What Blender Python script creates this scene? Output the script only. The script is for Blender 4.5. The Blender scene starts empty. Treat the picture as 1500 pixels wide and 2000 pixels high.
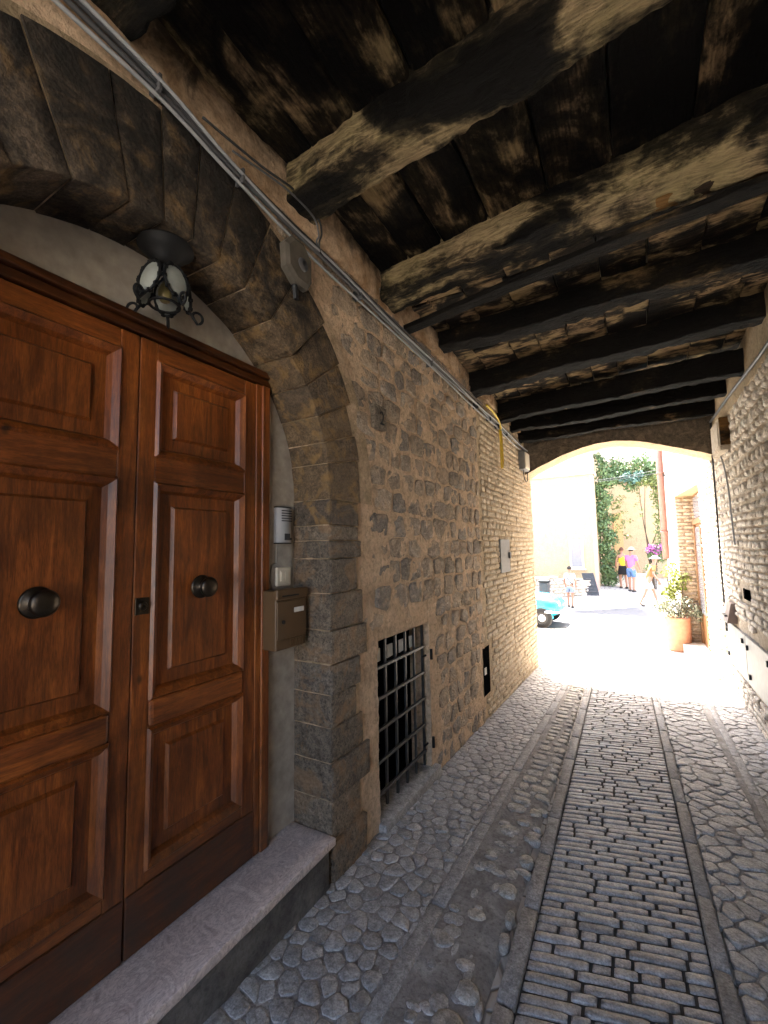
import bpy, math, random
from mathutils import Vector, noise as MN
random.seed(7)
SC = bpy.context.scene
COL = SC.collection
rad = math.radians

# ------------------------------------------------------------------ camera
CAM_H, F_PX, YAW, PITCH, ROLL = 1.65, 850.0, rad(30), rad(4.8), rad(-1.0)
_F = Vector((-math.sin(YAW)*math.cos(PITCH), math.cos(YAW)*math.cos(PITCH), math.sin(PITCH)))
_R0 = Vector((math.cos(YAW), math.sin(YAW), 0)); _U0 = _R0.cross(_F)
_R = _R0*math.cos(ROLL) + _U0*math.sin(ROLL); _U = -_R0*math.sin(ROLL) + _U0*math.cos(ROLL)
cd = bpy.data.cameras.new('camera'); cam = bpy.data.objects.new('camera', cd); COL.objects.link(cam)
cd.sensor_fit = 'VERTICAL'; cd.sensor_height = 36.0; cd.lens = F_PX/2000*36
cd.clip_start = 0.05; cd.clip_end = 2000
from mathutils import Matrix
m = Matrix.Identity(4)
for i in range(3):
    m[i][0] = _R[i]; m[i][1] = _U[i]; m[i][2] = -_F[i]
m[2][3] = CAM_H
cam.matrix_world = m
SC.camera = cam
# ------------------------------------------------------------------ light
SUN_AZ = (-0.37, 0.93); SUN_EL = rad(71.5)
to_sun = Vector((SUN_AZ[0]*math.cos(SUN_EL), SUN_AZ[1]*math.cos(SUN_EL), math.sin(SUN_EL))).normalized()
world = bpy.data.worlds.new('World'); SC.world = world; world.use_nodes = True
wn = world.node_tree
sky = wn.nodes.new('ShaderNodeTexSky'); sky.sky_type = 'NISHITA'; sky.sun_disc = False
sky.sun_elevation = SUN_EL; sky.sun_rotation = math.atan2(SUN_AZ[0], SUN_AZ[1])
sky.air_density = 0.9; sky.dust_density = 5.0
wn.links.new(sky.outputs[0], wn.nodes['Background'].inputs[0])
wn.nodes['Background'].inputs[1].default_value = 0.15
sl = bpy.data.lights.new('sun', 'SUN'); sl.energy = 5.0; sl.angle = rad(0.53); sl.color = (1, 0.95, 0.87)
sun = bpy.data.objects.new('sun', sl); COL.objects.link(sun)
sun.rotation_euler = to_sun.to_track_quat('Z', 'Y').to_euler(); sun.location = (0, 0, 30)
SC.view_settings.view_transform = 'Standard'; SC.view_settings.look = 'None'
SC.view_settings.exposure = 3.85; SC.view_settings.gamma = 1.0
SC.view_settings.use_curve_mapping = False
SC.render.engine = 'CYCLES'
cy = SC.cycles
cy.use_denoising = True
try: cy.denoiser = 'OPENIMAGEDENOISE'
except Exception: pass
cy.max_bounces = 14; cy.diffuse_bounces = 10; cy.glossy_bounces = 4; cy.transmission_bounces = 4
cy.transparent_max_bounces = 6; cy.sample_clamp_indirect = 6.0; cy.caustics_reflective = False; cy.caustics_refractive = False

# ------------------------------------------------------------------ helpers
def U(a, b): return random.uniform(a, b)
def nz(p, s=1.0, o=3):
    return MN.fractal(Vector(p)*s, 1.0, 2.0, o, noise_basis='PERLIN_ORIGINAL')
WLOC = {}
def link(o, parent=None, loc=(0, 0, 0)):
    loc = Vector(loc); WLOC[o.name] = loc.copy()
    if parent is not None:
        o.parent = parent; loc = loc - WLOC[parent.name]
    o.location = loc; COL.objects.link(o); return o
def tag(o, label=None, cat=None, group=None, kind=None):
    if label: o['label'] = label
    if cat: o['category'] = cat
    if group: o['group'] = group
    if kind: o['kind'] = kind
    return o
def thing(name, loc, label, cat, group=None):
    o = bpy.data.objects.new(name, None); o.empty_display_size = 0.1
    link(o, None, loc); return tag(o, label, cat, group)
def meshobj(name, verts, faces, mat, parent=None, loc=None, smooth=True, kind=None):
    if loc is None:
        n = max(1, len(verts)); loc = (sum(v[0] for v in verts)/n, sum(v[1] for v in verts)/n, sum(v[2] for v in verts)/n)
    me = bpy.data.meshes.new(name)
    me.from_pydata([(v[0]-loc[0], v[1]-loc[1], v[2]-loc[2]) for v in verts], [], faces)
    mats = mat if isinstance(mat, (list, tuple)) else [mat]
    for q in mats: me.materials.append(q)
    if smooth: me.polygons.foreach_set('use_smooth', [True]*len(me.polygons))
    me.validate(); me.update()
    o = bpy.data.objects.new(name, me); link(o, parent, loc)
    if kind: o['kind'] = kind
    return o
class MB:
    def __init__(s): s.v = []; s.f = []
    def add(s, verts, faces):
        b = len(s.v); s.v += [tuple(v) for v in verts]; s.f += [tuple(i+b for i in f) for f in faces]; return s
    def box(s, a, b, bev=0.0):
        x0, y0, z0 = (min(a[i], b[i]) for i in range(3)); x1, y1, z1 = (max(a[i], b[i]) for i in range(3))
        if bev <= 0:
            v = [(x0,y0,z0),(x1,y0,z0),(x1,y1,z0),(x0,y1,z0),(x0,y0,z1),(x1,y0,z1),(x1,y1,z1),(x0,y1,z1)]
            return s.add(v, [(0,3,2,1),(4,5,6,7),(0,1,5,4),(1,2,6,5),(2,3,7,6),(3,0,4,7)])
        v, f = rblock(lambda p: (x0+(p[0]+1)/2*(x1-x0), y0+(p[1]+1)/2*(y1-y0), z0+(p[2]+1)/2*(z1-z0)), (1,1,1),
                      (2*bev/max(1e-6,x1-x0), 2*bev/max(1e-6,y1-y0), 2*bev/max(1e-6,z1-z0)), 0, 1)
        return s.add(v, f)
    def tube(s, path, r, n=8, cap=True):
        path = [Vector(p) for p in path]; rs = r if isinstance(r, (list, tuple)) else [r]*len(path)
        b = len(s.v); up = None
        for i, p in enumerate(path):
            t = (path[min(i+1, len(path)-1)] - path[max(i-1, 0)]).normalized()
            if up is None:
                up = Vector((0,0,1)) if abs(t.z) < .9 else Vector((1,0,0))
            a = (up - t*up.dot(t)); a = a.normalized() if a.length > 1e-6 else t.orthogonal().normalized()
            up = a; c = t.cross(a)
            for k in range(n):
                th = 2*math.pi*k/n; q = p + (a*math.cos(th) + c*math.sin(th))*rs[i]; s.v.append(tuple(q))
        for i in range(len(path)-1):
            for k in range(n):
                s.f.append((b+i*n+k, b+i*n+(k+1)%n, b+(i+1)*n+(k+1)%n, b+(i+1)*n+k))
        if cap:
            s.f.append(tuple(b+k for k in reversed(range(n)))); e = b+(len(path)-1)*n
            s.f.append(tuple(e+k for k in range(n)))
        return s
    def lathe(s, prof, c, axis=(0,0,1), n=20):
        ax = Vector(axis).normalized(); a = ax.orthogonal().normalized(); d = ax.cross(a); c = Vector(c); b = len(s.v)
        for (r, h) in prof:
            for k in range(n):
                th = 2*math.pi*k/n; s.v.append(tuple(c + ax*h + (a*math.cos(th)+d*math.sin(th))*max(r, 1e-4)))
        for i in range(len(prof)-1):
            for k in range(n): s.f.append((b+i*n+k, b+i*n+(k+1)%n, b+(i+1)*n+(k+1)%n, b+(i+1)*n+k))
        return s
    def build(s, name, mat, parent=None, loc=None, smooth=False, kind=None):
        return meshobj(name, s.v, s.f, mat, parent, loc, smooth, kind)
def rblock(fn, n, bev, amp, seed, nscale=9.0):
    """block: surface of a grid over [-1,1]^3 with chamfered edges, mapped by fn, roughened by noise"""
    ax = []
    for k in range(3):
        c = [-1 + min(.45, bev[k])] if True else []
        lo, hi = -1+min(.45, bev[k]), 1-min(.45, bev[k])
        ax.append([-1.0] + [lo+(hi-lo)*i/n[k] for i in range(n[k]+1)] + [1.0])
    idx = {}; V = []; Fs = []
    L = [len(a) for a in ax]
    def vid(i, j, k):
        key = (i, j, k)
        if key in idx: return idx[key]
        p = [ax[0][i], ax[1][j], ax[2][k]]
        ext = [t for t, (q, l) in enumerate(zip((i, j, k), L)) if q in (0, l-1)]
        if len(ext) >= 2:
            sh = .35 if len(ext) == 2 else .5
            for t in ext: p[t] *= (1 - sh*min(.45, bev[t]))
        w = Vector(fn(p))
        if amp:
            q = w*nscale + Vector((seed*3.1, seed*1.7, seed*.9))
            w = w + MN.noise_vector(q)*amp + MN.noise_vector(q*2.7)*amp*.5
        idx[key] = len(V); V.append(tuple(w)); return idx[key]
    for (a, b, c) in ((0,1,2),(1,2,0),(2,0,1)):
        for side in (0, L[c]-1):
            for i in range(L[a]-1):
                for j in range(L[b]-1):
                    q = []
                    for (da, db) in ((0,0),(1,0),(1,1),(0,1)):
                        t = [0,0,0]; t[a] = i+da; t[b] = j+db; t[c] = side; q.append(vid(*t))
                    Fs.append(tuple(q) if side else tuple(reversed(q)))
    return V, Fs
def block(a, b): 
    return lambda p: (a[0]+(p[0]+1)/2*(b[0]-a[0]), a[1]+(p[1]+1)/2*(b[1]-a[1]), a[2]+(p[2]+1)/2*(b[2]-a[2]))
def proj(P):
    d = Vector(P) - Vector((0, 0, CAM_H)); z = d.dot(_F)
    if z < .05: return None
    return (750 + F_PX*d.dot(_R)/z, 1000 - F_PX*d.dot(_U)/z, z)
def catmull(pts, k=6):
    pts = [Vector(p) for p in pts]; out = []
    for i in range(len(pts)-1):
        p0, p1, p2, p3 = pts[max(i-1,0)], pts[i], pts[i+1], pts[min(i+2, len(pts)-1)]
        for j in range(k):
            t = j/k
            out.append(.5*((2*p1)+(p2-p0)*t+(2*p0-5*p1+4*p2-p3)*t*t+(3*p1-p0-3*p2+p3)*t**3))
    out.append(pts[-1]); return out

# ------------------------------------------------------------------ materials
class NT:
    def __init__(s, name):
        s.m = bpy.data.materials.new(name); s.m.use_nodes = True; s.t = s.m.node_tree
        s.b = s.t.nodes['Principled BSDF']
    def n(s, typ, **kw):
        q = s.t.nodes.new(typ)
        for k, v in kw.items(): setattr(q, k, v)
        return q
    def put(s, sock, v):
        if isinstance(v, bpy.types.NodeSocket): s.t.links.new(v, sock)
        elif isinstance(v, (tuple, list)) and sock.type == 'RGBA' and len(v) == 3: sock.default_value = (*v, 1)
        else: sock.default_value = v
    def pos(s): return s.n('ShaderNodeNewGeometry').outputs['Position']
    def map(s, vec, scale=(1,1,1), loc=(0,0,0), rot=(0,0,0)):
        q = s.n('ShaderNodeMapping'); s.put(q.inputs['Vector'], vec); q.inputs['Scale'].default_value = scale
        q.inputs['Location'].default_value = loc; q.inputs['Rotation'].default_value = rot; return q.outputs[0]
    def noise(s, vec, scale, detail=4, rough=.55, dist=0.0):
        q = s.n('ShaderNodeTexNoise'); s.put(q.inputs['Vector'], vec); q.inputs['Scale'].default_value = scale
        q.inputs['Detail'].default_value = detail; q.inputs['Roughness'].default_value = rough; q.inputs['Distortion'].default_value = dist
        return q.outputs['Fac']
    def voro(s, vec, scale, feature='F1', out='Distance', rnd=1.0):
        q = s.n('ShaderNodeTexVoronoi', feature=feature); s.put(q.inputs['Vector'], vec); q.inputs['Scale'].default_value = scale
        q.inputs['Randomness'].default_value = rnd; return q.outputs[out]
    def ramp(s, fac, stops, interp='LINEAR'):
        q = s.n('ShaderNodeValToRGB'); s.put(q.inputs[0], fac); cr = q.color_ramp; cr.interpolation = interp
        while len(cr.elements) < len(stops): cr.elements.new(.5)
        for e, (p, c) in zip(cr.elements, stops):
            e.position = p; e.color = (c, c, c, 1) if isinstance(c, (int, float)) else (*c, 1)
        return q.outputs[0]
    def mix(s, fac, a, b, mode='MIX'):
        q = s.n('ShaderNodeMix', data_type='RGBA', blend_type=mode); s.put(q.inputs[0], fac)
        s.put(q.inputs[6], a); s.put(q.inputs[7], b); return q.outputs[2]
    def math(s, op, a, b=0.0, clamp=False):
        q = s.n('ShaderNodeMath', operation=op, use_clamp=clamp); s.put(q.inputs[0], a); s.put(q.inputs[1], b); return q.outputs[0]
    def rng(s, v, a, b, c=0.0, d=1.0, smooth=True):
        q = s.n('ShaderNodeMapRange', interpolation_type='SMOOTHSTEP' if smooth else 'LINEAR')
        for i, t in enumerate((v, a, b, c, d)): s.put(q.inputs[i], t)
        return q.outputs[0]
    def xyz(s, v):
        q = s.n('ShaderNodeSeparateXYZ'); s.put(q.inputs[0], v); return q.outputs
    def rnd(s):
        o = s.n('ShaderNodeObjectInfo').outputs['Random']; g = s.n('ShaderNodeNewGeometry').outputs['Random Per Island']
        return s.math('FRACT', s.math('ADD', o, g))
    def bump(s, h, strength=.5, dist=.01):
        q = s.n('ShaderNodeBump'); s.put(q.inputs['Height'], h); q.inputs['Strength'].default_value = strength
        q.inputs['Distance'].default_value = dist; s.t.links.new(q.outputs[0], s.b.inputs['Normal'])
    def done(s, col, rough=.8, spec=.3, metal=0.0):
        s.put(s.b.inputs['Base Color'], col); s.put(s.b.inputs['Roughness'], rough)
        s.b.inputs['Specular IOR Level'].default_value = spec; s.put(s.b.inputs['Metallic'], metal); return s.m
def plain(name, col, rough=.6, spec=.3, metal=0.0, var=.15, bscale=60, bstr=.15):
    t = NT(name); p = t.pos()
    f = t.noise(p, 14, 5); c = t.mix(t.ramp(f, [(.3, 1-var), (.7, 1+var*.3)]), (0,0,0), col, 'MULTIPLY')
    c = t.mix(1.0, col, t.ramp(f, [(.3, 1-var), (.7, 1.0)]), 'MULTIPLY')
    t.bump(t.noise(p, bscale, 4), bstr, .004)
    return t.done(c, rough, spec, metal)
def stone_mat(name, cols, bscale=45, bstr=.7, dirt=.5, rough=.85, spec=.25, patch=None, bdist=.022, dark=(.03,.026,.022), soot=None, pits=.5):
    t = NT(name); p = t.pos(); r = t.rnd(); k = len(cols)
    c = t.ramp(r, [(i/max(1, k-1), q) for i, q in enumerate(cols)])
    n1 = t.noise(p, 22, 7, .65, .4); n2 = t.noise(p, 70, 6, .7)
    c = t.mix(1.0, c, t.ramp(n1, [(.3, .55), (.5, .97), (.7, 1.35)]), 'MULTIPLY')
    c = t.mix(.8, c, t.ramp(t.noise(p, 130, 4, .7), [(.35, .6), (.5, 1.0), (.65, 1.35)]), 'MULTIPLY')
    c = t.mix(t.math('MULTIPLY', t.ramp(n2, [(.48, 0), (.62, 1)]), dirt), c, dark)
    if patch:
        c = t.mix(t.math('MULTIPLY', t.ramp(t.noise(p, 7, 6, .6, 1.0), [(.5, 0), (.62, 1)]), patch[1]), c, patch[0])
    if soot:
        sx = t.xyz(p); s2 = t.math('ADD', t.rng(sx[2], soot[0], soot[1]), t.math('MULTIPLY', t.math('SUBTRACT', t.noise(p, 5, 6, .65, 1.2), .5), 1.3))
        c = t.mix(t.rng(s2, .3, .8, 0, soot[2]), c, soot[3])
    h = t.math('ADD', t.noise(p, bscale, 9, .72, .5), t.math('MULTIPLY', t.voro(t.map(p, (1,1,1)), bscale*1.2), pits))
    t.bump(h, bstr, bdist)
    return t.done(c, rough, spec)
MORTAR = (.70, .515, .35)
def mortar_mat(name, col=MORTAR, soot=None, col2=(.61,.44,.29)):
    t = NT(name); p = t.pos()
    c = t.mix(t.ramp(t.noise(p, 6, 6, .6), [(.38, 0), (.62, 1)]), col2, col)
    c = t.mix(1.0, c, t.ramp(t.noise(p, 35, 8, .72, .4), [(.33, .62), (.5, .97), (.65, 1.15)]), 'MULTIPLY')
    c = t.mix(t.math('MULTIPLY', t.ramp(t.noise(t.map(p, (3,3,1)), 4, 6), [(.58, 0), (.72, 1)]), .35), c, (.17,.125,.09))
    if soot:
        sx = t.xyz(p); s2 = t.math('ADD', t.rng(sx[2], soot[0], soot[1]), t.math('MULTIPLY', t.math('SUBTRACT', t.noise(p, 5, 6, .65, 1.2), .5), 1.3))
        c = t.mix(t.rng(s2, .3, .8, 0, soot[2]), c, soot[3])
    t.bump(t.math('ADD', t.noise(p, 60, 8, .72), t.math('MULTIPLY', t.noise(p, 18, 6, .65, .6), 1.6)), 1.0, .02)
    return t.done(c, .92, .15)
SOOT = (.006, .005, .004)
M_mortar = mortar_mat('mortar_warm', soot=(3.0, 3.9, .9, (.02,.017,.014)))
M_rubble = stone_mat('rubble_stone', [(.29,.232,.172),(.42,.33,.243),(.23,.20,.172),(.50,.40,.30),(.36,.277,.20),(.31,.273,.235),(.46,.345,.242)], patch=((.60,.44,.295), .5), dirt=.35, bstr=1.0, bscale=38)
M_course = stone_mat('coursed_stone', [(.52,.42,.29),(.46,.365,.25),(.57,.47,.34),(.44,.36,.26)], dirt=.22, patch=((.46,.35,.23), .4))
M_white = stone_mat('pale_stone', [(.60,.545,.47),(.54,.48,.405),(.66,.60,.52),(.50,.44,.37)], dirt=.25, patch=((.5,.42,.33), .3))
M_mortar_pale = mortar_mat('mortar_pale', (.54,.46,.36), col2=(.42,.35,.27))
M_mortar_far = mortar_mat('mortar_far', (.56,.43,.285), col2=(.47,.355,.23))
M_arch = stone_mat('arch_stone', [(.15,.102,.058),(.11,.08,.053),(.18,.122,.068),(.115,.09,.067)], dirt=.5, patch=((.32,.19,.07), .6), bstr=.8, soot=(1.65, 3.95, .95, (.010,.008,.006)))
M_jamb = stone_mat('jamb_stone', [(.23,.178,.125),(.17,.138,.104),(.27,.208,.145),(.18,.155,.125)], dirt=.6, patch=((.34,.20,.10), .5), bstr=1.0)
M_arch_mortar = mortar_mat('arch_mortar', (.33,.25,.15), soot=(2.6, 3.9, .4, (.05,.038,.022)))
M_cobble = stone_mat('grey_cobble', [(.36,.35,.338),(.43,.418,.398),(.30,.292,.282),(.48,.464,.44),(.37,.355,.338)], dirt=.3, rough=.42, spec=.5, bstr=.4)
M_paver = stone_mat('brick_paver', [(.33,.318,.308),(.39,.375,.362),(.27,.26,.252),(.42,.41,.405),(.33,.312,.295)], dirt=.3, rough=.34, spec=.6, bstr=.28, bscale=60)
M_kerb = stone_mat('kerb_stone', [(.32,.31,.297),(.37,.357,.342),(.28,.27,.26)], dirt=.25, rough=.65, spec=.4, bstr=.4)
M_paleblock = stone_mat('pale_paving_stone', [(.46,.43,.375),(.40,.38,.35),(.50,.46,.39),(.34,.33,.315)], dirt=.2, rough=.6, spec=.4, bstr=.45)
def floor_mat():
    t = NT('cement_bed'); p = t.pos()
    c = t.ramp(t.noise(p, 9, 9, .7, .5), [(.36, (.21,.197,.183)), (.55, (.32,.303,.282)), (.64, (.41,.388,.36))])
    c = t.mix(t.ramp(t.noise(p, 60, 5), [(.5, 0), (.7, .6)]), c, (.11,.102,.094))
    t.bump(t.math('ADD', t.noise(p, 25, 8, .7), t.noise(p, 90, 4)), .7, .012)
    return t.done(c, .8, .3)
M_bed = floor_mat()
M_joint = plain('dark_joint_soil', (.085,.078,.07), .95, .1, bscale=90, bstr=.6)
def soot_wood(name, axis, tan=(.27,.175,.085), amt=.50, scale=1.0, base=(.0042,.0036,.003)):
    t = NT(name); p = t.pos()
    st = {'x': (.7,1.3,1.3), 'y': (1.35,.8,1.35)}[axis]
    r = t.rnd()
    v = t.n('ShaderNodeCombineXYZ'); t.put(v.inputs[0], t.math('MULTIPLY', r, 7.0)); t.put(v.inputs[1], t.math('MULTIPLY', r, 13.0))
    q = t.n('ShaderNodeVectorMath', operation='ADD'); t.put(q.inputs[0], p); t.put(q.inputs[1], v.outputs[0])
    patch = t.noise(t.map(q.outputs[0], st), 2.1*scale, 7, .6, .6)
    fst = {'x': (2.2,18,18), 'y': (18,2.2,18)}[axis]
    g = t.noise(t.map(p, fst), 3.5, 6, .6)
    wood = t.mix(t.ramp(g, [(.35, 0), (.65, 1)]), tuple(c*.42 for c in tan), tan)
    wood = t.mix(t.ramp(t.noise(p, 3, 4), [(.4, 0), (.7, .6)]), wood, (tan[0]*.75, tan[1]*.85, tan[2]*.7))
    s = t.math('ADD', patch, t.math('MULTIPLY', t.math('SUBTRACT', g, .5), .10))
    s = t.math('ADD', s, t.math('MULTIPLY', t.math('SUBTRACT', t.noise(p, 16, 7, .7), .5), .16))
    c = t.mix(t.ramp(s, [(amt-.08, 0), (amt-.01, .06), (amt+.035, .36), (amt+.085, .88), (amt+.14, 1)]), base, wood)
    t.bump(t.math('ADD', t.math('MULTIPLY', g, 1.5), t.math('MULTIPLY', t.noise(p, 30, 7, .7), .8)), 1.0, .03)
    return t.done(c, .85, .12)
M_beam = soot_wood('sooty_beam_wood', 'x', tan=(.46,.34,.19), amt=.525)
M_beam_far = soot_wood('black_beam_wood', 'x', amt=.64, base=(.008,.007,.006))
M_plank = soot_wood('sooty_plank_wood', 'y', tan=(.44,.30,.165), amt=.535)
M_tile = soot_wood('sooty_roof_tile', 'x', tan=(.48,.33,.185), amt=.495, scale=2.2, base=(.012,.010,.009))
M_batten = soot_wood('brown_batten_wood', 'x', tan=(.30,.15,.05), amt=.42, base=(.02,.012,.007))
def door_mat(name, axis, dark=1.0):
    t = NT(name); p = t.pos()
    sc = {'z': (9, 9, .9), 'y': (9, .9, 9)}[axis]
    w = t.noise(t.map(p, sc), 3.2, 6, .6, 1.2); fine = t.noise(t.map(p, tuple(k*6 for k in sc)), 6, 4, .6)
    c = t.ramp(w, [(.26, (.07*dark,.018*dark,.004*dark)), (.48, (.18*dark,.048*dark,.009*dark)), (.70, (.31*dark,.095*dark,.017*dark))])
    c = t.mix(1.0, c, t.ramp(fine, [(.3, .6), (.6, 1.1)]), 'MULTIPLY')
    c = t.mix(1.0, c, t.ramp(t.noise(p, 2.3, 5, .6, .8), [(.32, .5), (.5, 1.0), (.66, 1.35)]), 'MULTIPLY')
    c = t.mix(t.math('MULTIPLY', t.rng(t.xyz(p)[2], .75, .15), t.ramp(t.noise(p, 9, 6, .7), [(.35, .2), (.6, .85)])), c, (.04,.03,.022))
    kn = t.voro(t.map(p, (1, 2.2, 1.4)), 2.6); c = t.mix(t.ramp(kn, [(.03, .85), (.09, 0)]), c, (.02,.008,.003))
    t.bump(t.math('ADD', w, fine), .18, .003)
    return t.done(c, t.ramp(fine, [(.3, .30), (.7, .46)]), .5)
M_door = door_mat('varnished_door_wood', 'z'); M_door_h = door_mat('varnished_rail_wood', 'y'); M_door_d = door_mat('dark_frame_wood', 'y', .3); M_door_k = door_mat('dull_kick_board_wood', 'y', .5)
M_iron = plain('wrought_iron', (.005,.0047,.0044), .7, .3, 0, var=.4)
M_steel = plain('dull_iron_bar', (.035,.034,.033), .5, .5, .2, var=.3)
M_bronze = plain('dark_bronze', (.07,.055,.04), .38, .5, .9, var=.3)
M_plaster = plain('grey_plaster', (.46,.405,.33), .9, .15, var=.35, bscale=30, bstr=.25)
M_patch = plain('pale_cement_patch', (.40,.37,.32), .9, .15, var=.3, bscale=50, bstr=.5)
M_glass_old = plain('frosted_lantern_glass', (.30,.31,.27), .4, .5, var=.4)
M_bulb = plain('yellow_bulb_glass', (.40,.33,.13), .3, .5)
M_alu = plain('brushed_aluminium', (.50,.51,.52), .36, .5, .25, var=.1)
M_black = plain('black_plastic', (.012,.012,.013), .5, .4)
M_grey_d = plain('dark_grey_plastic', (.06,.06,.063), .5, .4)
M_ivory = plain('ivory_plastic', (.66,.60,.48), .45, .4, var=.08)
M_lbox = plain('brown_lacquered_metal', (.115,.066,.030), .42, .45, var=.12)
M_card = plain('white_card', (.72,.70,.64), .8, .2)
M_void = plain('dark_window_void', (.004,.004,.0045), 1.0, 0.0)  # near-black colour stands in for the darkness inside openings
M_gry = plain('grey_painted_metal', (.19,.185,.175), .55, .35, .1, var=.2)
M_pipe = plain('grey_conduit', (.085,.085,.088), .5, .35, .2, var=.25)
M_cable_w = plain('pale_grey_cable', (.30,.305,.31), .6, .3)
M_cable_d = plain('dark_cable', (.035,.035,.035), .6, .3)
M_yellow = plain('yellow_hose', (.62,.42,.03), .5, .4)
M_jbox = plain('weathered_grey_box', (.11,.095,.075), .75, .25, var=.45)
def marble():
    t = NT('veined_marble'); p = t.pos()
    w = t.noise(p, 7, 8, .65, 2.2); v = t.noise(t.map(p, (2.5,1,1)), 18, 6, .6, 1.5)
    c = t.ramp(w, [(.34, (.42,.335,.30)), (.46, (.68,.58,.525)), (.54, (.50,.41,.37)), (.66, (.74,.65,.59))])
    c = t.mix(t.ramp(v, [(.46, 0), (.5, .5), (.54, 0)]), c, (.17,.145,.13))
    t.bump(t.noise(p, 40, 5), .12, .003)
    return t.done(c, .4, .45)
M_marble = marble()
M_riser = mortar_mat('dark_cement_riser', (.20,.185,.165), col2=(.12,.11,.10))

# ------------------------------------------------------------------ layout numbers
XL, XR = -1.47, 0.97
REAR = -2.6
YE = 7.45                       # outer end of the passage
def T(x, y):
    e = 17.8 + .98*max(-6, min(x, 3))
    if y < 7.45: return -.035*max(y, -8)
    if y < 13: return -.26 - .045*(y-7.45)
    if y < e: return -.51 - .01*(y-13)/max(.1, e-13)
    return -.52 + .087*min(y-e, 9)
def deck(y): return 3.70 - .033*y
def trackx(y): return -.028*(y-1.7)
AY, AZ, AR = .97, 1.93, .95     # door arch centre and radius

# ---- ground sheet
def grid_obj(name, xs, ys, zf, mat, parent=None, kind=None, dz=0):
    V = [(x, y, zf(x, y)+dz) for y in ys for x in xs]; n = len(xs)
    Fc = [(j*n+i, j*n+i+1, (j+1)*n+i+1, (j+1)*n+i) for j in range(len(ys)-1) for i in range(n-1)]
    return meshobj(name, V, Fc, mat, parent, (0,0,0), True, kind)
def fr(a, b, n): return [a+(b-a)*i/n for i in range(n+1)]
def paving_mat():
    t = NT('pale_street_paving'); p = t.pos()
    e = t.voro(p, 7, 'DISTANCE_TO_EDGE'); cc = t.voro(p, 7, 'F1', 'Color')
    c = t.mix(.35, (.44,.41,.36), t.ramp(t.xyz(cc)[0], [(0, (.33,.31,.275)), (1, (.54,.50,.45))]))
    c = t.mix(t.ramp(e, [(.02, 1), (.06, 0)]), c, (.16,.15,.135))
    t.bump(t.ramp(e, [(0, 0), (.1, 1)]), .5, .02)
    return t.done(c, .8, .3)
M_paving = paving_mat()
M_asph = plain('asphalt', (.085,.088,.095), .85, .3, var=.25, bscale=120, bstr=.4)
far = [-400,-150,-60,-25,-12]
grid_obj('ground', far+fr(-8, 6, 28)+[12,25,60,150,400], far+fr(-8, 30, 76)+[40,60,150,400], lambda x, y: T(x, min(y, 30))-.02, M_paving, kind='structure')
st_v = []; st_f = []
for i, x in enumerate(fr(-12, 8, 40)):
    e = 17.8+.98*max(-6, min(x, 3)); s0 = 13.6+.7*max(-6, min(x, 3)) if x < 3 else 15.7
    for t_ in fr(0, 1, 6):
        y = s0+(e-.05-s0)*t_; st_v.append((x, y, T(x, y)-.012))
for i in range(40):
    for j in range(6): st_f.append((i*7+j, (i+1)*7+j, (i+1)*7+j+1, i*7+j+1))
meshobj('street', st_v, st_f, M_asph, None, (0,0,0), True, 'structure')
ramp_v = []; ramp_f = []
for i, x in enumerate(fr(-8, 3, 22)):
    e = 17.8+.98*max(-6, min(x, 3))
    ramp_v.append((x, e, T(x, e)-.03))
    for y in fr(e+.02, e+11, 12): ramp_v.append((x, y, T(x, y)+.05))
for i in range(22):
    for j in range(13): ramp_f.append((i*14+j, (i+1)*14+j, (i+1)*14+j+1, i*14+j+1))
meshobj('cobbled_pavement', ramp_v, ramp_f, M_paving, None, (0,0,0), False, 'structure')

# ---- passage floor bed
def fz(x, y): return -.035*y
def bedz(x, y):
    if -.60+trackx(y)*1.0 < x < .30+trackx(y): return fz(x, y) - .022
    if -.90 < x < -.4: return fz(x, y) + .004*nz((x, y, 3), 5, 4) + .001
    return fz(x, y) - .001 + .005*nz((x, y, 3), 6, 4)
floor = grid_obj('passage_floor', fr(-1.52, 1.02, 85), fr(-4, 1, 40)+fr(1.03, YE, 210)[0:], bedz, M_bed, kind='structure')

# ------------------------------------------------------------------ stone makers
def clip(poly, nx, ny, d):
    out = []
    for i in range(len(poly)):
        a, b = poly[i], poly[(i+1) % len(poly)]
        da, db = a[0]*nx+a[1]*ny-d, b[0]*nx+b[1]*ny-d
        if da <= 0: out.append(a)
        if da*db < 0:
            t = da/(da-db); out.append((a[0]+(b[0]-a[0])*t, a[1]+(b[1]-a[1])*t))
    return out
def voronoi(pts, bbox, sv=1.0, cell=.3):
    P = [(p[0], p[1]*sv) for p in pts]; g = {}
    for i, p in enumerate(P): g.setdefault((int(p[0]//cell), int(p[1]//cell)), []).append(i)
    res = []; u0, v0, u1, v1 = bbox[0], bbox[1]*sv, bbox[2], bbox[3]*sv
    for i, p in enumerate(P):
        poly = [(u0,v0),(u1,v0),(u1,v1),(u0,v1)]; ci, cj = int(p[0]//cell), int(p[1]//cell)
        nb = [k for a in (-1,0,1) for b in (-1,0,1) for k in g.get((ci+a, cj+b), []) if k != i]
        nb.sort(key=lambda k: (P[k][0]-p[0])**2+(P[k][1]-p[1])**2)
        for k in nb[:22]:
            q = P[k]; nx, ny = q[0]-p[0], q[1]-p[1]; d = (q[0]**2+q[1]**2-p[0]**2-p[1]**2)/2
            poly = clip(poly, nx, ny, d)
            if len(poly) < 3: break
        if len(poly) >= 3: res.append([(a, b/sv) for a, b in poly])
    return res
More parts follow.
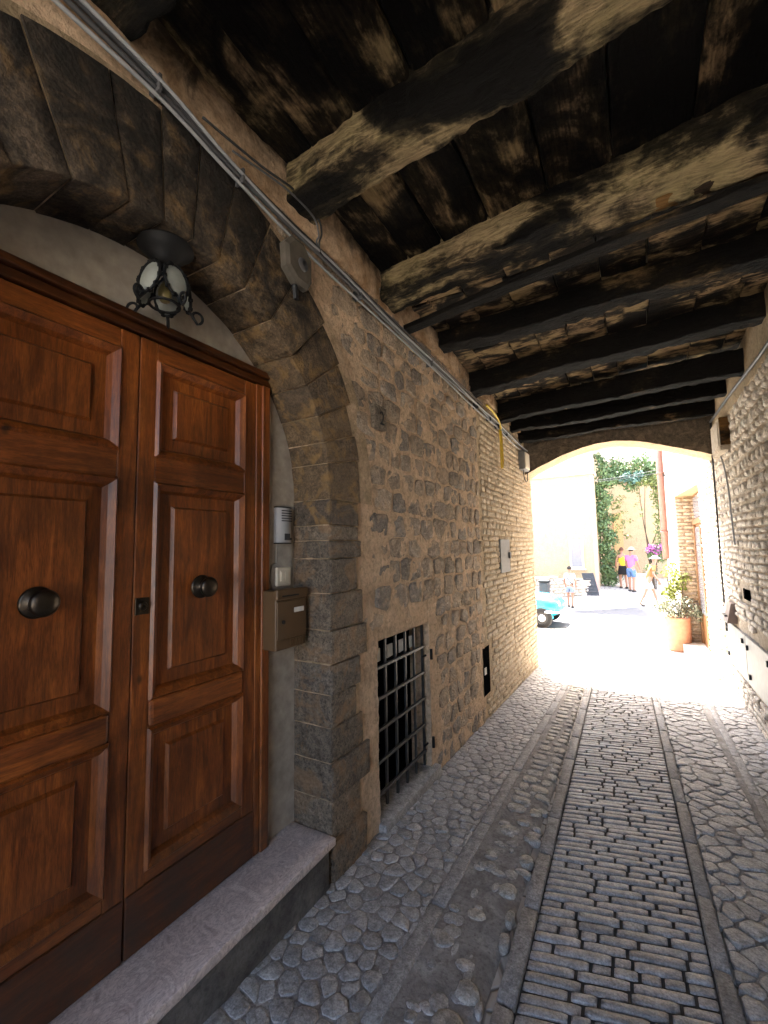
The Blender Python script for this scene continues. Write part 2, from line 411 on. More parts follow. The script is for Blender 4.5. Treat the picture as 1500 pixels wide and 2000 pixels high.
def cen(poly): return (sum(p[0] for p in poly)/len(poly), sum(p[1] for p in poly)/len(poly))
def soften(poly, gap, mx=10, cut=.27, jit=0.0):
    c = cen(poly); out = []
    for p in poly:
        d = math.hypot(p[0]-c[0], p[1]-c[1]); k = max(.3, 1-gap/max(d, 1e-4)); out.append((c[0]+(p[0]-c[0])*k, c[1]+(p[1]-c[1])*k))
    q = []
    for i in range(len(out)):
        a, b = out[i], out[(i+1) % len(out)]; 
        q.append((a[0]+(b[0]-a[0])*cut, a[1]+(b[1]-a[1])*cut)); q.append((b[0]+(a[0]-b[0])*cut, b[1]+(a[1]-b[1])*cut))
    while len(q) > mx:
        k = min(range(len(q)), key=lambda i: math.hypot(q[i][0]-q[(i+1)%len(q)][0], q[i][1]-q[(i+1)%len(q)][1]))
        a, b = q[k], q[(k+1) % len(q)]; q[k] = ((a[0]+b[0])/2, (a[1]+b[1])/2); q.pop((k+1) % len(q))
    if jit: q = [(a+U(-jit, jit), b+U(-jit, jit)) for a, b in q]
    return q
def stone(poly, h, back=.03, s1=.93, s2=.68, rough=.12, tilt=.0):
    c = cen(poly); V = []; n = len(poly); tx, ty = U(-tilt, tilt), U(-tilt, tilt)
    for (s, w) in ((1.0, -back), (s1, h*.62), (s2, h)):
        for p in poly:
            du, dv = (p[0]-c[0])*s, (p[1]-c[1])*s
            V.append((c[0]+du, c[1]+dv, w + (0 if w < 0 else h*U(-rough, rough) + du*tx + dv*ty)))
    V.append((c[0], c[1], h*U(.9, 1.12)))
    Fc = []
    for r in range(2):
        for k in range(n): Fc.append((r*n+k, r*n+(k+1)%n, (r+1)*n+(k+1)%n, (r+1)*n+k))
    for k in range(n): Fc.append((2*n+k, 2*n+(k+1)%n, 3*n))
    return V, Fc
def slab(poly, h, back=.03, bev=.006, rough=.1):
    """flat-topped brick or dressed stone from a convex outline"""
    c = cen(poly); V = []; n = len(poly); R = max(.01, min(math.hypot(p[0]-c[0], p[1]-c[1]) for p in poly))
    for (k, w) in ((1.0, -back), (1.0, h*.55), (1-bev/R, h)):
        for p in poly: V.append((c[0]+(p[0]-c[0])*k, c[1]+(p[1]-c[1])*k, w + (h*U(-rough, rough) if w > 0 else 0)))
    V.append((c[0], c[1], h*U(.97, 1.1)))
    Fc = []
    for r in range(2):
        for k in range(n): Fc.append((r*n+k, r*n+(k+1)%n, (r+1)*n+(k+1)%n, (r+1)*n+k))
    for k in range(n): Fc.append((2*n+k, 2*n+(k+1)%n, 3*n))
    return V, Fc
def emit(parent, name, items, mapf, mat, flip=False, limit=300, minpx=9, stuffname=None):
    """items: (verts, faces) in (u,v,w); the largest in view become single parts, the rest one stuff part"""
    rows = []
    for V, Fc in items:
        W = [mapf(*v) for v in V]; px = [proj(w) for w in W[::3]]
        size = 0
        if all(px):
            us = [q[0] for q in px]; vs = [q[1] for q in px]
            if max(us) > 0 and min(us) < 1500 and max(vs) > 0 and min(vs) < 2000: size = math.sqrt(max(1e-6, (max(us)-min(us))*(max(vs)-min(vs))))
        rows.append((size, W, [tuple(reversed(f)) for f in Fc] if flip else Fc))
    rows.sort(key=lambda r: -r[0])
    rest = MB()
    for k, (size, W, Fc) in enumerate(rows):
        if k < limit and size >= minpx: meshobj(name, W, Fc, mat, parent)
        else: rest.add(W, Fc)
    if rest.v: rest.build(stuffname or ('small_'+name+'_field'), mat, parent, (0,0,0) if parent is None else WLOC[parent.name], True, 'stuff')
fl = lambda x, y, w: (x, y, fz(x, y)+w)

# ---- floor pieces
# brick track
items = []; joint = []
y = .9; sk = .28
while y < 7.3:
    hgt = U(.037, .046); x = -.482; xe = .182
    while x < xe-.02:
        ln = random.choice([U(.07, .10), U(.15, .20), U(.18, .24)]); x1 = min(x+ln, xe)
        if xe-x1 < .05: x1 = xe
        g = .0055
        q = [(x+g, y), (x1-g, y+U(-.003,.003)), (x1-g, y+hgt), (x+g, y+hgt+U(-.003,.003))]
        cc = soften(q, .001, 8, .10)
        cc = [(a+trackx(yy), yy+sk*(a+.15)) for a, yy in cc]
        hh = U(.004, .010) - (.003 if U(0,1) < .1 else 0)
        items.append(slab(cc, hh, .04, .006, .12)); x = x1
    y += hgt + U(.008, .013)
emit(floor, 'paving_brick', items, fl, M_paver)
tr = MB(); 
for y0 in fr(.5, 7.2, 30)[:-1]:
    y1 = y0+6.7/30
    tr.add([(-.50+trackx(y0), y0, fz(0,y0)-.003), (.21+trackx(y0), y0, fz(0,y0)-.003), (.21+trackx(y1), y1, fz(0,y1)-.003), (-.50+trackx(y1), y1, fz(0,y1)-.003)], [(0,1,2,3)])
tr.build('joint_soil', M_joint, floor, smooth=True)
# kerb stones beside the track and the edging strips
def kerb_row(name, xa, xb, drift, y0, y1, h, lmin, lmax, mat):
    y = y0
    while y < y1:
        l = U(lmin, lmax); ye = min(y+l, y1)
        def fn(p, y=y, ye=ye):
            yy = y+.004+(p[1]+1)/2*(ye-y-.008); xx = xa+(p[0]+1)/2*(xb-xa) + (trackx(yy) if drift else 0)
            return (xx, yy, fz(xx, yy)-.05+(p[2]+1)/2*(.05+h))
        V, Fc = rblock(fn, (1, 3, 1), (.2, .04, .25), .004, random.random()*50, 12)
        meshobj(name, V, Fc, mat, floor); y = ye
kerb_row('kerb_stone', -.555, -.485, True, .8, 7.3, .020, .35, .6, M_kerb)
kerb_row('kerb_stone', .185, .248, True, .8, 7.3, .022, .35, .6, M_kerb)
kerb_row('edging_stone', -.965, -.895, False, .9, 7.3, .008, .5, .9, M_kerb)
kerb_row('edging_stone', .60, .66, False, .9, 7.3, .004, .5, .9, M_kerb)
# cobbles along the left wall
def jitter_pts(u0, v0, u1, v1, du, dv, j=.32):
    pts = []; v = v0+dv/2; r = 0
    while v < v1:
        u = u0+(du/2 if r % 2 else 0)
        while u < u1+du/2: pts.append((u+U(-j,j)*du, v+U(-j,j)*dv)); u += du*U(.85, 1.2)
        v += dv*U(.9, 1.1); r += 1
    return pts
def cobbles(u0, v0, u1, v1, du, dv, gap, hmin, hmax, keep=1.0, flat=False):
    it = []
    for poly in voronoi(jitter_pts(u0, v0, u1, v1, du, dv), (u0, v0, u1, v1), 1.0, max(du, dv)*1.6):
        c = cen(poly)
        if random.random() > keep: continue
        q = soften(poly, gap*U(.5, 1.7), 10, .2, .005)
        it.append(stone(q, U(hmin, hmax), .04, .95, .84, .2, .03))
    return it
emit(floor, 'cobble', cobbles(-1.46, .7, -.97, 7.4, .088, .082, .003, .001, .007), fl, M_cobble)
emit(floor, 'cobble', cobbles(.255, 1.4, .60, 7.3, .125, .075, .004, .002, .010), lambda x, y, w: fl(x+trackx(y)*(1 if x < .45 else .5), y, w), M_cobble)
emit(floor, 'cobble', cobbles(.66, 2.2, .965, 7.4, .13, .085, .004, .002, .009), fl, M_cobble)
# cement band with embedded pale blocks
it = []
y = 3.05
while y < 7.2:
    dv = U(.08, .14); x = -.885+U(0,.03)
    while x < -.60+trackx(y):
        w_ = U(.09, .17); x1 = min(x+w_, -.565+trackx(y))
        if random.random() < (.93 if y > 3.9 else .72) and x1-x > .05:
            q = soften([(x+.008+U(0,.012), y+U(0,.012)), (x1-.008-U(0,.012), y+U(0,.012)), (x1-.008, y+dv-.014-U(0,.012)), (x+.008, y+dv-.014)], .003, 10, .2, .003)
            it.append(stone(q, U(.006, .012), .04, .95, .84, .12, .03))
        x = x1
    y += dv
for (x, y, rx, ry, h) in [(-.64,2.80,.06,.035,.022),(-.63,2.60,.045,.05,.018),(-.66,2.32,.05,.06,.02),(-.61,2.16,.022,.055,.02),(-.60,2.02,.025,.05,.018),(-.66,1.72,.05,.055,.028),(-.68,1.56,.07,.075,.026),(-.64,1.36,.05,.06,.022),(-.80,2.45,.06,.04,.008),(-.75,2.10,.05,.04,.010),(-.83,1.9,.05,.05,.007),(-.78,2.85,.07,.04,.010),(-.85,1.35,.05,.06,.008),(-.72,2.95,.05,.03,.02)]:
    q = [(x+rx*math.cos(a)*U(.86,1.08), y+ry*math.sin(a)*U(.86,1.08)) for a in [2*math.pi*k/10 for k in range(10)]]
    it.append(stone(q, h*.5+.004, .04, .92, .7, .15, .05))
it2 = []
for i in range(70):
    y = U(1.15, 3.9); x = U(-.86, -.60+trackx(y)); rx = U(.015, .05); ry = U(.015, .045)
    q = [(x+rx*math.cos(a)*U(.88,1.08), y+ry*math.sin(a)*U(.88,1.08)) for a in [2*math.pi*k/9 for k in range(9)]]
    it2.append(stone(q, U(.003, .008), .03, .94, .8, .25, .05))
emit(floor, 'embedded_stone', it, fl, M_paleblock)
emit(floor, 'embedded_cobble', it2, fl, M_cobble)

# ------------------------------------------------------------------ left wall
left_wall = thing('rubble_wall', (XL, 4.0, -.15), 'tan rubble stone wall with thick warm mortar beside the wooden door, running to the archway', 'wall')
GR = (2.42, 3.22, -.06, 1.06)    # barred opening y0 y1 z0 z1
SW = (4.56, 4.80, .08, .58)      # small dark opening
SEAM = 4.62
def in_arch(y, z, m):
    if z < AZ: return abs(y-AY) < 1.29+m
    return math.hypot(y-AY, z-AZ) < 1.29+m+max(0, (z-2.6))*.16
def left_hole(y, z):
    if in_arch(y, z, -.05): return True
    for o in (GR, SW):
        if o[0] < y < o[1] and o[2] < z < o[3]: return True
    return False
def sheet(name, mat, parent, us, vs, mapf, wf, hole, flip, matidx=None):
    V = []; n = len(us)
    for v in vs:
        for u in us: V.append(mapf(u, v, wf(u, v)))
    Fc = []; mi = []
    for j in range(len(vs)-1):
        for i in range(n-1):
            uc, vc = (us[i]+us[i+1])/2, (vs[j]+vs[j+1])/2
            if hole(uc, vc): continue
            q = (j*n+i, j*n+i+1, (j+1)*n+i+1, (j+1)*n+i); Fc.append(tuple(reversed(q)) if flip else q)
            if matidx: mi.append(matidx(uc, vc))
    o = meshobj(name, V, Fc, mat, parent, WLOC[parent.name], True)
    if matidx: o.data.polygons.foreach_set('material_index', mi)
    return o
lw = lambda u, v, w: (XL+w, u, v)
def lwf(y, z):
    p = (0, y, z); k = .010*nz(p, 5, 4) + .007*nz((3, y, z), 15, 4)
    if y > SEAM: return k*.5 - .004
    return k + .002
sheet('mortar_face', [M_mortar, M_mortar_far], left_wall, fr(1.2, 4.6, 230)+fr(4.62, YE, 110), fr(-.45, 3.62, 250), lw, lwf, left_hole, False, lambda u, v: 1 if u > SEAM else 0)
# rubble stones
pts = []
z = -.32; r = 0
while z < 3.55:
    dv = U(.11, .19); y = 1.55 + U(0, .12)
    while y < SEAM:
        du = U(.13, .33); pts.append((y+du/2+U(-.01,.01), z+dv/2+U(-.014,.014))); y += du
    z += dv; r += 1
cells = voronoi(pts, (1.5, -.35, SEAM, 3.6), 1.7, .5)
items = []
def near_open(poly, m):
    for (y, z) in poly:
        if in_arch(y, z, -.02): return True
        for o in (GR, SW):
            if o[0]-m < y < o[1]+m and o[2]-m < z < o[3]+m: return True
    return False
for poly in cells:
    q = soften(poly, U(.006, .022), 10, .11, .008)
    if near_open(q, .03): continue
    items.append(stone(q, U(.001, .014), .03, .96, .86, .5, .10))
emit(left_wall, 'rubble_stone', items, lw, M_rubble)
# coursed far stretch
items = []
z = -.42
while z < 3.45:
    dv = U(.052, .078); y = SEAM+.05+U(0,.1)
    while y < YE-.02:
        du = U(.11, .26); y1 = min(y+du, YE-.005)
        q = soften([(y+.006, z+.004), (y1-.006, z+.006), (y1-.006, z+dv-.008), (y+.006, z+dv-.007)], .002, 8, .15, .003)
        if not near_open(q, .02): items.append(slab(q, U(.002, .011), .02, .006, .3))
        y = y1
    z += dv
emit(left_wall, 'coursed_stone', items, lw, M_course, minpx=10)
# hidden core, end face and upper storey of the left house
core = MB(); core.box((-6, REAR, -1), (-1.80, YE-.02, 5.4)); core.box((-1.80, 2.30, -1), (-1.68, YE-.02, 3.8)); core.box((-1.685, YE-.25, -1), (XL-.02, YE-.012, 3.8)); core.box((-1.80, REAR, -1), (-1.49, -.35, 3.8))
core.build('wall_core', M_mortar_far, left_wall)
sheet('mortar_face_near', M_mortar, left_wall, fr(REAR, .9, 70), fr(-.2, 3.9, 60), lw, lambda y, z: .014*nz((0,y,z), 5, 4), lambda y, z: in_arch(y, z, -.05), False)
# reveals of the barred opening and small opening
rv = MB()
def reveal(o, d, mb):
    y0, y1, z0, z1 = o; x0 = XL-d; x1 = XL+.004
    g = lambda a, b: fr(a, b, 5)
    mb.add([(x0,y0,z0),(x1,y0,z0),(x1,y0,z1),(x0,y0,z1)], [(0,1,2,3)]); mb.add([(x0,y1,z0),(x1,y1,z0),(x1,y1,z1),(x0,y1,z1)], [(3,2,1,0)])
    mb.add([(x0,y0,z1),(x1,y0,z1),(x1,y1,z1),(x0,y1,z1)], [(0,1,2,3)]); mb.add([(x0,y0,z0),(x1,y0,z0),(x1,y1,z0),(x0,y1,z0)], [(3,2,1,0)])
reveal(GR, .20, rv); reveal(SW, .20, rv)
rv.build('opening_reveal', M_mortar, left_wall)

# ------------------------------------------------------------------ door arch
arch = thing('stone_door_arch', (XL, AY, .0), 'soot-darkened arch of large dressed stones framing the brown double door', 'arch')
XB = -1.735
def arch_block(a0, a1, r0, r1, seed, mat, name, xf):
    def fn(p):
        a = a0+(p[1]+1)/2*(a1-a0); r = r0+(p[2]+1)/2*(r1-r0)
        return (XB+(p[0]+1)/2*(xf-XB), AY+r*math.cos(a), AZ+r*math.sin(a))
    V, Fc = rblock(fn, (5, 4, 5), (.02, .02, .02), .0022, seed, 14); meshobj(name, V, Fc, mat, arch)
a = 0.0; k = 0
edges = [0.0]
while edges[-1] < math.pi-.12: edges.append(edges[-1]+U(.12, .21))
edges[-1] = math.pi
for k in range(len(edges)-1):
    g = .0022/AR; top = max(math.sin(edges[k]), math.sin(edges[k+1]))
    r1 = 1.265 + .02*U(-1,1) + (.13*max(0, top-.55)/.45)
    arch_block(edges[k]+g, edges[k+1]-g, AR+U(-.004,.006), r1, k+.3, M_arch, 'voussoir', XL+.0195+U(-.003,.005))
zj = [-.25, .13, .33, .52, .70, .87, 1.03, 1.21, 1.41, 1.60, 1.70, 1.785, AZ]
wj = [.36, .30, .40, .34, .26, .30, .38, .35, .27, .33, .30, .31, .31]
for side in (1, -1):
    for k in range(len(zj)-1):
        y0 = AY+side*AR + U(-.003,.002)*side; y1 = AY+side*(AR+wj[k]*.92)
        V, Fc = rblock(block((XB, y0, zj[k]+.003), (XL+.018+U(-.004,.010), y1, zj[k+1]-.003)), (6, 6, 4), (.04, .04, .05), .004, k*1.3+side, 16)
        if side < 0: Fc = [tuple(reversed(f)) for f in Fc]
        meshobj('jamb_stone', V, Fc, M_jamb if zj[k] < 1.75 else M_arch, arch)
# mortar backing behind the joints
mb = MB(); n = 40; rI, rO = AR+.007, 1.40
for i in range(n):
    a0, a1 = math.pi*i/n, math.pi*(i+1)/n; x0, x1 = XB-.01, XL+.0135
    P = lambda x, r, a: (x, AY+r*math.cos(a), AZ+r*math.sin(a))
    mb.add([P(x1,rI,a0),P(x1,rO,a0),P(x1,rO,a1),P(x1,rI,a1)], [(0,1,2,3)]); mb.add([P(x1,rI,a0),P(x0,rI,a0),P(x0,rI,a1),P(x1,rI,a1)], [(3,2,1,0)])
for s in (1, -1):
    mb.box((XB-.01, AY+s*rI, -.4), (XL+.005, AY+s*1.24, AZ))
mb.build('joint_mortar', M_arch_mortar, arch)
# plaster of the recess
PX = -1.712
rec = thing('plaster_recess', (PX, AY, .17), 'smooth grey-beige plaster panel inside the arch above and beside the wooden door', 'plaster')
V = []; Fc = []
def prect(y0, y1, z0, z1, n1, n2):
    b = len(V)
    for z in fr(z0, z1, n2):
        for y in fr(y0, y1, n1): V.append((PX+.003*nz((0,y,z), 4, 3), y, z))
    for j in range(n2):
        for i in range(n1): q = b+j*(n1+1)+i; Fc.append((q, q+1, q+n1+2, q+n1+1))
prect(.0, 1.96, 2.56, 2.96, 40, 10); prect(1.665, 1.96, .15, 2.56, 8, 50); prect(-.02, .28, .15, 2.56, 8, 50)
meshobj('plaster', V, Fc, M_plaster, rec)
pc = [(1.735+U(-.006,.006)+.155*a, 1.44+.26*b) for a, b in ((.05,0),(.9,.02),(1,.3),(.98,.7),(1,.95),(.75,1),(.3,.98),(.2,.75),(.28,.55),(0,.5),(-.1,.2))]
mb = MB(); mb.add([(PX+.009, y, z) for y, z in pc]+[(PX-.004, y, z) for y, z in pc], [tuple(range(len(pc)))]+[(i, i+len(pc), (i+1)%len(pc)+len(pc), (i+1)%len(pc)) for i in range(len(pc))])
mb.build('cement_patch', M_patch, rec)
# step
stp = thing('doorstep', (-1.58, .97, -.03), 'veined pinkish marble doorstep slab on a dark cement riser', 'doorstep')
V, Fc = rblock(block((-1.74, -.02, .135), (-1.425, 1.915, .175)), (4, 40, 1), (.02, .006, .2), .0028, 3, 14)
meshobj('marble_slab', V, Fc, M_marble, stp)
V, Fc = rblock(block((-1.72, .0, -.4), (-1.443, 1.885, .137)), (2, 30, 8), (.03, .006, .03), .007, 5, 9)
meshobj('riser', V, Fc, M_riser, stp)

# ------------------------------------------------------------------ double door
door = thing('double_door', (-1.70, AY+.01, .175), 'varnished red-brown double door with raised panels and round bronze knobs', 'door')
DX = -1.690
def frustum(mb, ya, yb, za, zb, x0, ins, x1):
    """four mitred sloping faces from outer rectangle at x0 to the inset rectangle at x1"""
    o = [(x0,ya,za),(x0,yb,za),(x0,yb,zb),(x0,ya,zb)]; i = [(x1,ya+ins,za+ins),(x1,yb-ins,za+ins),(x1,yb-ins,zb-ins),(x1,ya+ins,zb-ins)]
    mb.add(o+i, [(0,1,5,4),(1,2,6,5),(2,3,7,6),(3,0,4,7)])
def make_leaf(y0, y1, right):
    wst = .072; zs = 2.525
    lf = MB()
    for (a, b) in ((y0, y0+wst), (y1-wst, y1)): lf.box((DX-.05, a, .18), (DX, b, zs), .003)
    leaf = lf.build('door_leaf', M_door, door)
    pans = [(2.045, 2.445), (1.075, 1.935), (.445, .965)]
    rails = [(2.445, zs, 0), (1.935, 2.045, 0), (.965, 1.075, .012), (.395, .445, 0)]
    for (a, b, pr) in rails:
        r = MB(); r.box((DX-.05, y0+wst+.0005, a), (DX-.001+pr, y1-wst-.0005, b), .004 if not pr else .014); r.build('rail', M_door_h, leaf, smooth=False)
    for (a, b) in pans:
        ya, yb = y0+wst, y1-wst
        # bolection moulding: stepped mitred frame
        mo = MB(); frustum(mo, ya-.004, yb+.004, a-.004, b+.004, DX+.001, .010, DX+.013); frustum(mo, ya+.006, yb-.006, a+.006, b-.006, DX+.013, .022, DX-.004); frustum(mo, ya+.028, yb-.028, a+.028, b-.028, DX-.004, .012, DX-.026)
        mo.build('moulding', M_door, leaf)
        pn = MB(); i = .038
        pn.add([(DX-.026, ya+i, a+i), (DX-.026, yb-i, a+i), (DX-.026, yb-i, b-i), (DX-.026, ya+i, b-i),
                (DX-.024, ya+i+.052, a+i+.052), (DX-.024, yb-i-.052, a+i+.052), (DX-.024, yb-i-.052, b-i-.052), (DX-.024, ya+i+.052, b-i-.052)], [(0,1,5,4),(1,2,6,5),(2,3,7,6),(3,0,4,7)])
        frustum(pn, ya+i+.052, yb-i-.052, a+i+.052, b-i-.052, DX-.024, .010, DX-.010)
        j = i+.062; pn.add([(DX-.010, ya+j, a+j), (DX-.010, yb-j, a+j), (DX-.010, yb-j, b-j), (DX-.010, ya+j, b-j)], [(0,1,2,3)])
        pn.build('panel', M_door, leaf)
    kb = MB(); kb.box((DX-.04, y0+.002, .18), (DX+.006, y1-.002, .395), .004); kb.build('kick_board', M_door_k, leaf)
    kc = ((y0+y1)/2, 1.495)
    kn = MB(); kn.lathe([(0,.0),(.050,.0),(.052,.006),(.046,.012),(.022,.016),(.018,.034),(.026,.040),(.041,.050),(.044,.060),(.036,.071),(.018,.077),(0,.078)], (DX-.011, kc[0], kc[1]), (1,0,0), 28)
    kn.build('door_knob', M_bronze, leaf, smooth=True)
    return leaf
lr = make_leaf(.985, 1.600, True); ll = make_leaf(.365, .980, False)
lk = MB(); lk.box((DX, .990, 1.41), (DX+.006, 1.045, 1.475), .002); lk.lathe([(.012,.0),(.018,.004),(.014,.010),(.006,.010),(.005,.004),(0,.004)], (DX+.006, 1.018, 1.443), (1,0,0), 18)
lk.build('lock_plate', M_bronze, lr)
fm = MB(); fm.box((DX-.06, 1.603, .178), (DX+.004, 1.635, 2.53), .003); fm.box((DX-.06, 1.637, .178), (DX+.016, 1.690, 2.53), .006); fm.build('frame_post', M_door, door)
fm = MB(); fm.box((DX-.06, .330, .178), (DX+.004, .362, 2.53), .003); fm.box((DX-.06, .275, .178), (DX+.016, .328, 2.53), .006); fm.build('frame_post', M_door, door)
ln = MB(); ln.box((DX-.06, .25, 2.531), (DX+.012, 1.72, 2.565), .003); ln.box((DX-.06, .23, 2.567), (DX+.035, 1.74, 2.60), .006); ln.build('lintel', M_door_d, door)

# ------------------------------------------------------------------ lantern
LC = Vector((-1.565, 1.0, 2.67))
lan = thing('hanging_lantern', LC, 'black wrought iron lantern with oval frosted panes and scrolled feet hanging under the arch', 'lantern')
mb = MB(); mb.lathe([(.0,.215),(.10,.20),(.105,.19),(.075,.165),(.05,.135),(.045,.12),(0,.12)], LC, (0,0,1), 24); mb.build('canopy', M_iron, lan, smooth=True)
mb = MB(); mb.tube([LC+Vector((0,0,.10)), LC+Vector((0,0,.23))], .008, 8); mb.build('stem', M_iron, lan)
for k in range(5):
    th = 2*math.pi*(k-.05)/5; d = Vector((math.cos(th), math.sin(th), 0)); tn = Vector((-d.y, d.x, 0)); c = LC + d*.078 + Vector((0,0,.03)); up = (Vector((0,0,1)) - d*.22).normalized()
    ring = [c + tn*.047*math.cos(t)*1.0 + up*.072*math.sin(t) for t in [2*math.pi*i/20 for i in range(21)]]
    mb = MB(); mb.tube(ring, .0062, 6, False); 
    for i in range(0, 20, 2): mb.box(tuple(ring[i]-Vector((.0065,)*3)), tuple(ring[i]+Vector((.0065,)*3)))
    rg = mb.build('pane_ring', M_iron, lan, smooth=False)
    mb = MB(); pr = [c + tn*.045*math.cos(t) + up*.070*math.sin(t) for t in [2*math.pi*i/20 for i in range(20)]]
    mb.add([tuple(p) for p in pr]+[tuple(c+d*.010)]+[tuple(p-d*.004) for p in pr], [(i, (i+1)%20, 20) for i in range(20)]+[tuple(range(40, 20, -1))]); mb.build('glass_pane', M_glass_old, lan, smooth=True)
    # scroll foot
    f0 = c - up*.075; sp = []
    for i in range(15):
        t = i/14; a = -1.4+t*5.4; r = .030*(1-.62*t); sp.append(f0 + d*(.026+r*math.cos(a)) + Vector((0,0,-.012+r*math.sin(a))))
    mb = MB(); mb.tube([f0]+sp, [.006]+[.0055]*15, 6); mb.build('scroll', M_iron, lan, smooth=True)
mb = MB(); ring = [LC+Vector((.055*math.cos(t), .055*math.sin(t), -.045)) for t in [2*math.pi*i/20 for i in range(21)]]; mb.tube(ring, .006, 6, False); mb.build('base_ring', M_iron, lan)
mb = MB(); mb.lathe([(0,-.03),(.018,-.028),(.026,.0),(.018,.03),(.010,.05),(0,.05)], LC, (0,0,1), 14); mb.build('bulb', M_bulb, lan, smooth=True)

# ------------------------------------------------------------------ intercom, switch, letterbox
ic = thing('intercom', (PX, 1.815, 1.785), 'rounded aluminium intercom panel with speaker slots on grey plaster beside the door', 'intercom')
mb = MB(); prof = []
yc, wh, z0, z1 = 1.815, .058, 1.69, 1.885
for i in range(11):
    t = -1+2*i/10; prof.append((yc+wh*t, PX+.020+.020*(1-t*t)))
vv = []
for z in (z0, z1):
    for (y, x) in prof: vv.append((x, y, z))
    for (y, x) in prof: vv.append((PX, y, z))
ff = [(i, i+1, 22+i+1, 22+i) for i in range(10)] + [(0,22,33,11),(10,21,43,32)] + [tuple(list(range(11))[::-1]+[11+i for i in range(11)]), tuple([22+i for i in range(11)]+[33+i for i in range(10,-1,-1)])]
mb.add(vv, ff); mb.build('front_plate', M_alu, ic)
for z in (z0-.004, z1-.001):
    mb = MB(); mb.add([(x+.003, y, z) for (y, x) in prof]+[(PX, y, z) for (y, x) in prof]+[(x+.003, y, z+.006) for (y, x) in prof]+[(PX, y, z+.006) for (y, x) in prof], ff); mb.build('end_cap', M_black, ic)
for i in range(5):
    z = 1.868-.014*i; mb = MB(); mb.box((PX+.030, 1.782, z-.0028), (PX+.0408, 1.858, z+.0028)); mb.build('speaker_slot', M_grey_d, ic)
mb = MB(); mb.box((PX+.028, 1.800, 1.706), (PX+.0415, 1.842, 1.742), .001); mb.build('call_button', M_grey_d, ic)
mb = MB(); mb.box((PX+.02, 1.852, 1.708), (PX+.0365, 1.860, 1.718)); mb.build('sensor', M_black, ic)
sw = thing('light_switch', (PX, 1.815, 1.505), 'cream square wall switch on pale cement patch above the letterbox', 'switch')
mb = MB(); mb.box((PX-.002, 1.760, 1.455), (PX+.022, 1.872, 1.558), .006); mb.build('cover_plate', M_ivory, sw)
mb = MB(); mb.box((PX+.02, 1.783, 1.478), (PX+.026, 1.849, 1.538), .002); mb.build('inner_frame', M_ivory, sw)
for y0 in (1.789, 1.818):
    mb = MB(); mb.box((PX+.024, y0, 1.484), (PX+.030, y0+.026, 1.532), .002); mb.build('rocker', M_ivory, sw)
lb = thing('letterbox', (PX, 1.77, 1.14), 'brown metal letterbox with white name tag mounted beside the door', 'letterbox')
mb = MB(); mb.box((PX-.01, 1.645, 1.145), (-1.585, 1.873, 1.445), .006); mb.build('box_body', M_lbox, lb)
mb = MB(); mb.box((-1.587, 1.650, 1.20), (-1.578, 1.868, 1.39), .003); mb.build('front_flap', M_lbox, lb)
mb = MB(); mb.box((-1.60, 1.640, 1.398), (-1.572, 1.878, 1.452), .008); mb.build('lid', M_lbox, lb)
mb = MB(); mb.box((-1.581, 1.675, 1.412), (-1.5705, 1.80, 1.420)); mb.build('mail_slot', M_black, lb)
mb = MB(); mb.box((-1.58, 1.770, 1.325), (-1.576, 1.846, 1.350)); mb.build('name_tag', M_card, lb)
mb = MB(); mb.lathe([(0,0),(.010,0),(.010,.006),(0,.006)], (-1.578, 1.690, 1.285), (1,0,0), 14); mb.build('lock', M_black, lb)
for i in range(6):
    mb = MB(); mb.box((-1.59, 1.745+.019*i, 1.152), (-1.580, 1.755+.019*i, 1.190)); mb.build('rib', M_lbox, lb)

# ------------------------------------------------------------------ barred window, small window, wall panel
bw = thing('barred_window', (XL-.1, 2.82, -.03), 'dark low opening with iron bars and a cement sill in the rubble wall', 'window')
mb = MB(); mb.box((XL-.205, 2.40, -.05), (XL-.17, 3.24, 1.08)); mb.build('dark_void_sheet', M_void, bw)  # black sheet: the opening's unlit depth is put into its colour
for i in range(6):
    y = 2.455+.146*i; mb = MB(); mb.box((XL-.052, y-.010, -.02), (XL-.036, y+.010, 1.06), .002); mb.build('upright_bar', M_steel, bw)
for i in range(5):
    z = .10+.195*i; mb = MB(); mb.box((XL-.034, 2.415, z-.008), (XL-.014, 3.165, z+.010), .002); mb.build('cross_bar', M_steel, bw)
for z in (.80, .13):
    mb = MB(); mb.tube([(XL-.03, 3.165, z), (XL-.03, 3.235, z)], .008, 6); mb.tube([(XL+.012, 3.235, z-.03), (XL+.012, 3.235, z+.05)], .012, 8); mb.build('hinge_pin', M_iron, bw)
mb = MB(); V, Fc = rblock(block((XL-.19, 2.415, -.135), (XL+.055, 3.29, -.035)), (3, 14, 2), (.06, .02, .2), .006, 9, 12); meshobj('sill', V, Fc, M_kerb, bw)
for i in range(4):
    y = 2.485+.172*i; mb = MB(); mb.add([(XL-.056, y, .90), (XL-.056, y+.075, .905), (XL-.06, y+.08, .985), (XL-.06, y+.006, .985), (XL-.064, y, .90), (XL-.064, y+.075, .905), (XL-.068, y+.08, .985), (XL-.068, y+.006, .985)], [(0,1,2,3),(7,6,5,4),(0,4,5,1),(1,5,6,2),(2,6,7,3),(3,7,4,0)])
    o = mb.build('white_tag', M_card, None); tag(o, ['small white card behind the window bars nearest to the door arch', 'small white card behind the window bars, second from the door arch', 'small white card behind the window bars, third from the door arch', 'small white card behind the window bars nearest to the hinges'][i], 'card', 'white cards behind the window bars')
s2 = thing('small_window', (XL-.08, 4.68, .08), 'small dark upright opening low in the coursed wall with a white tag', 'window')
mb = MB(); mb.box((XL-.205, 4.565, .085), (XL+.004, 4.795, .575)); mb.build('dark_pane', M_void, s2)
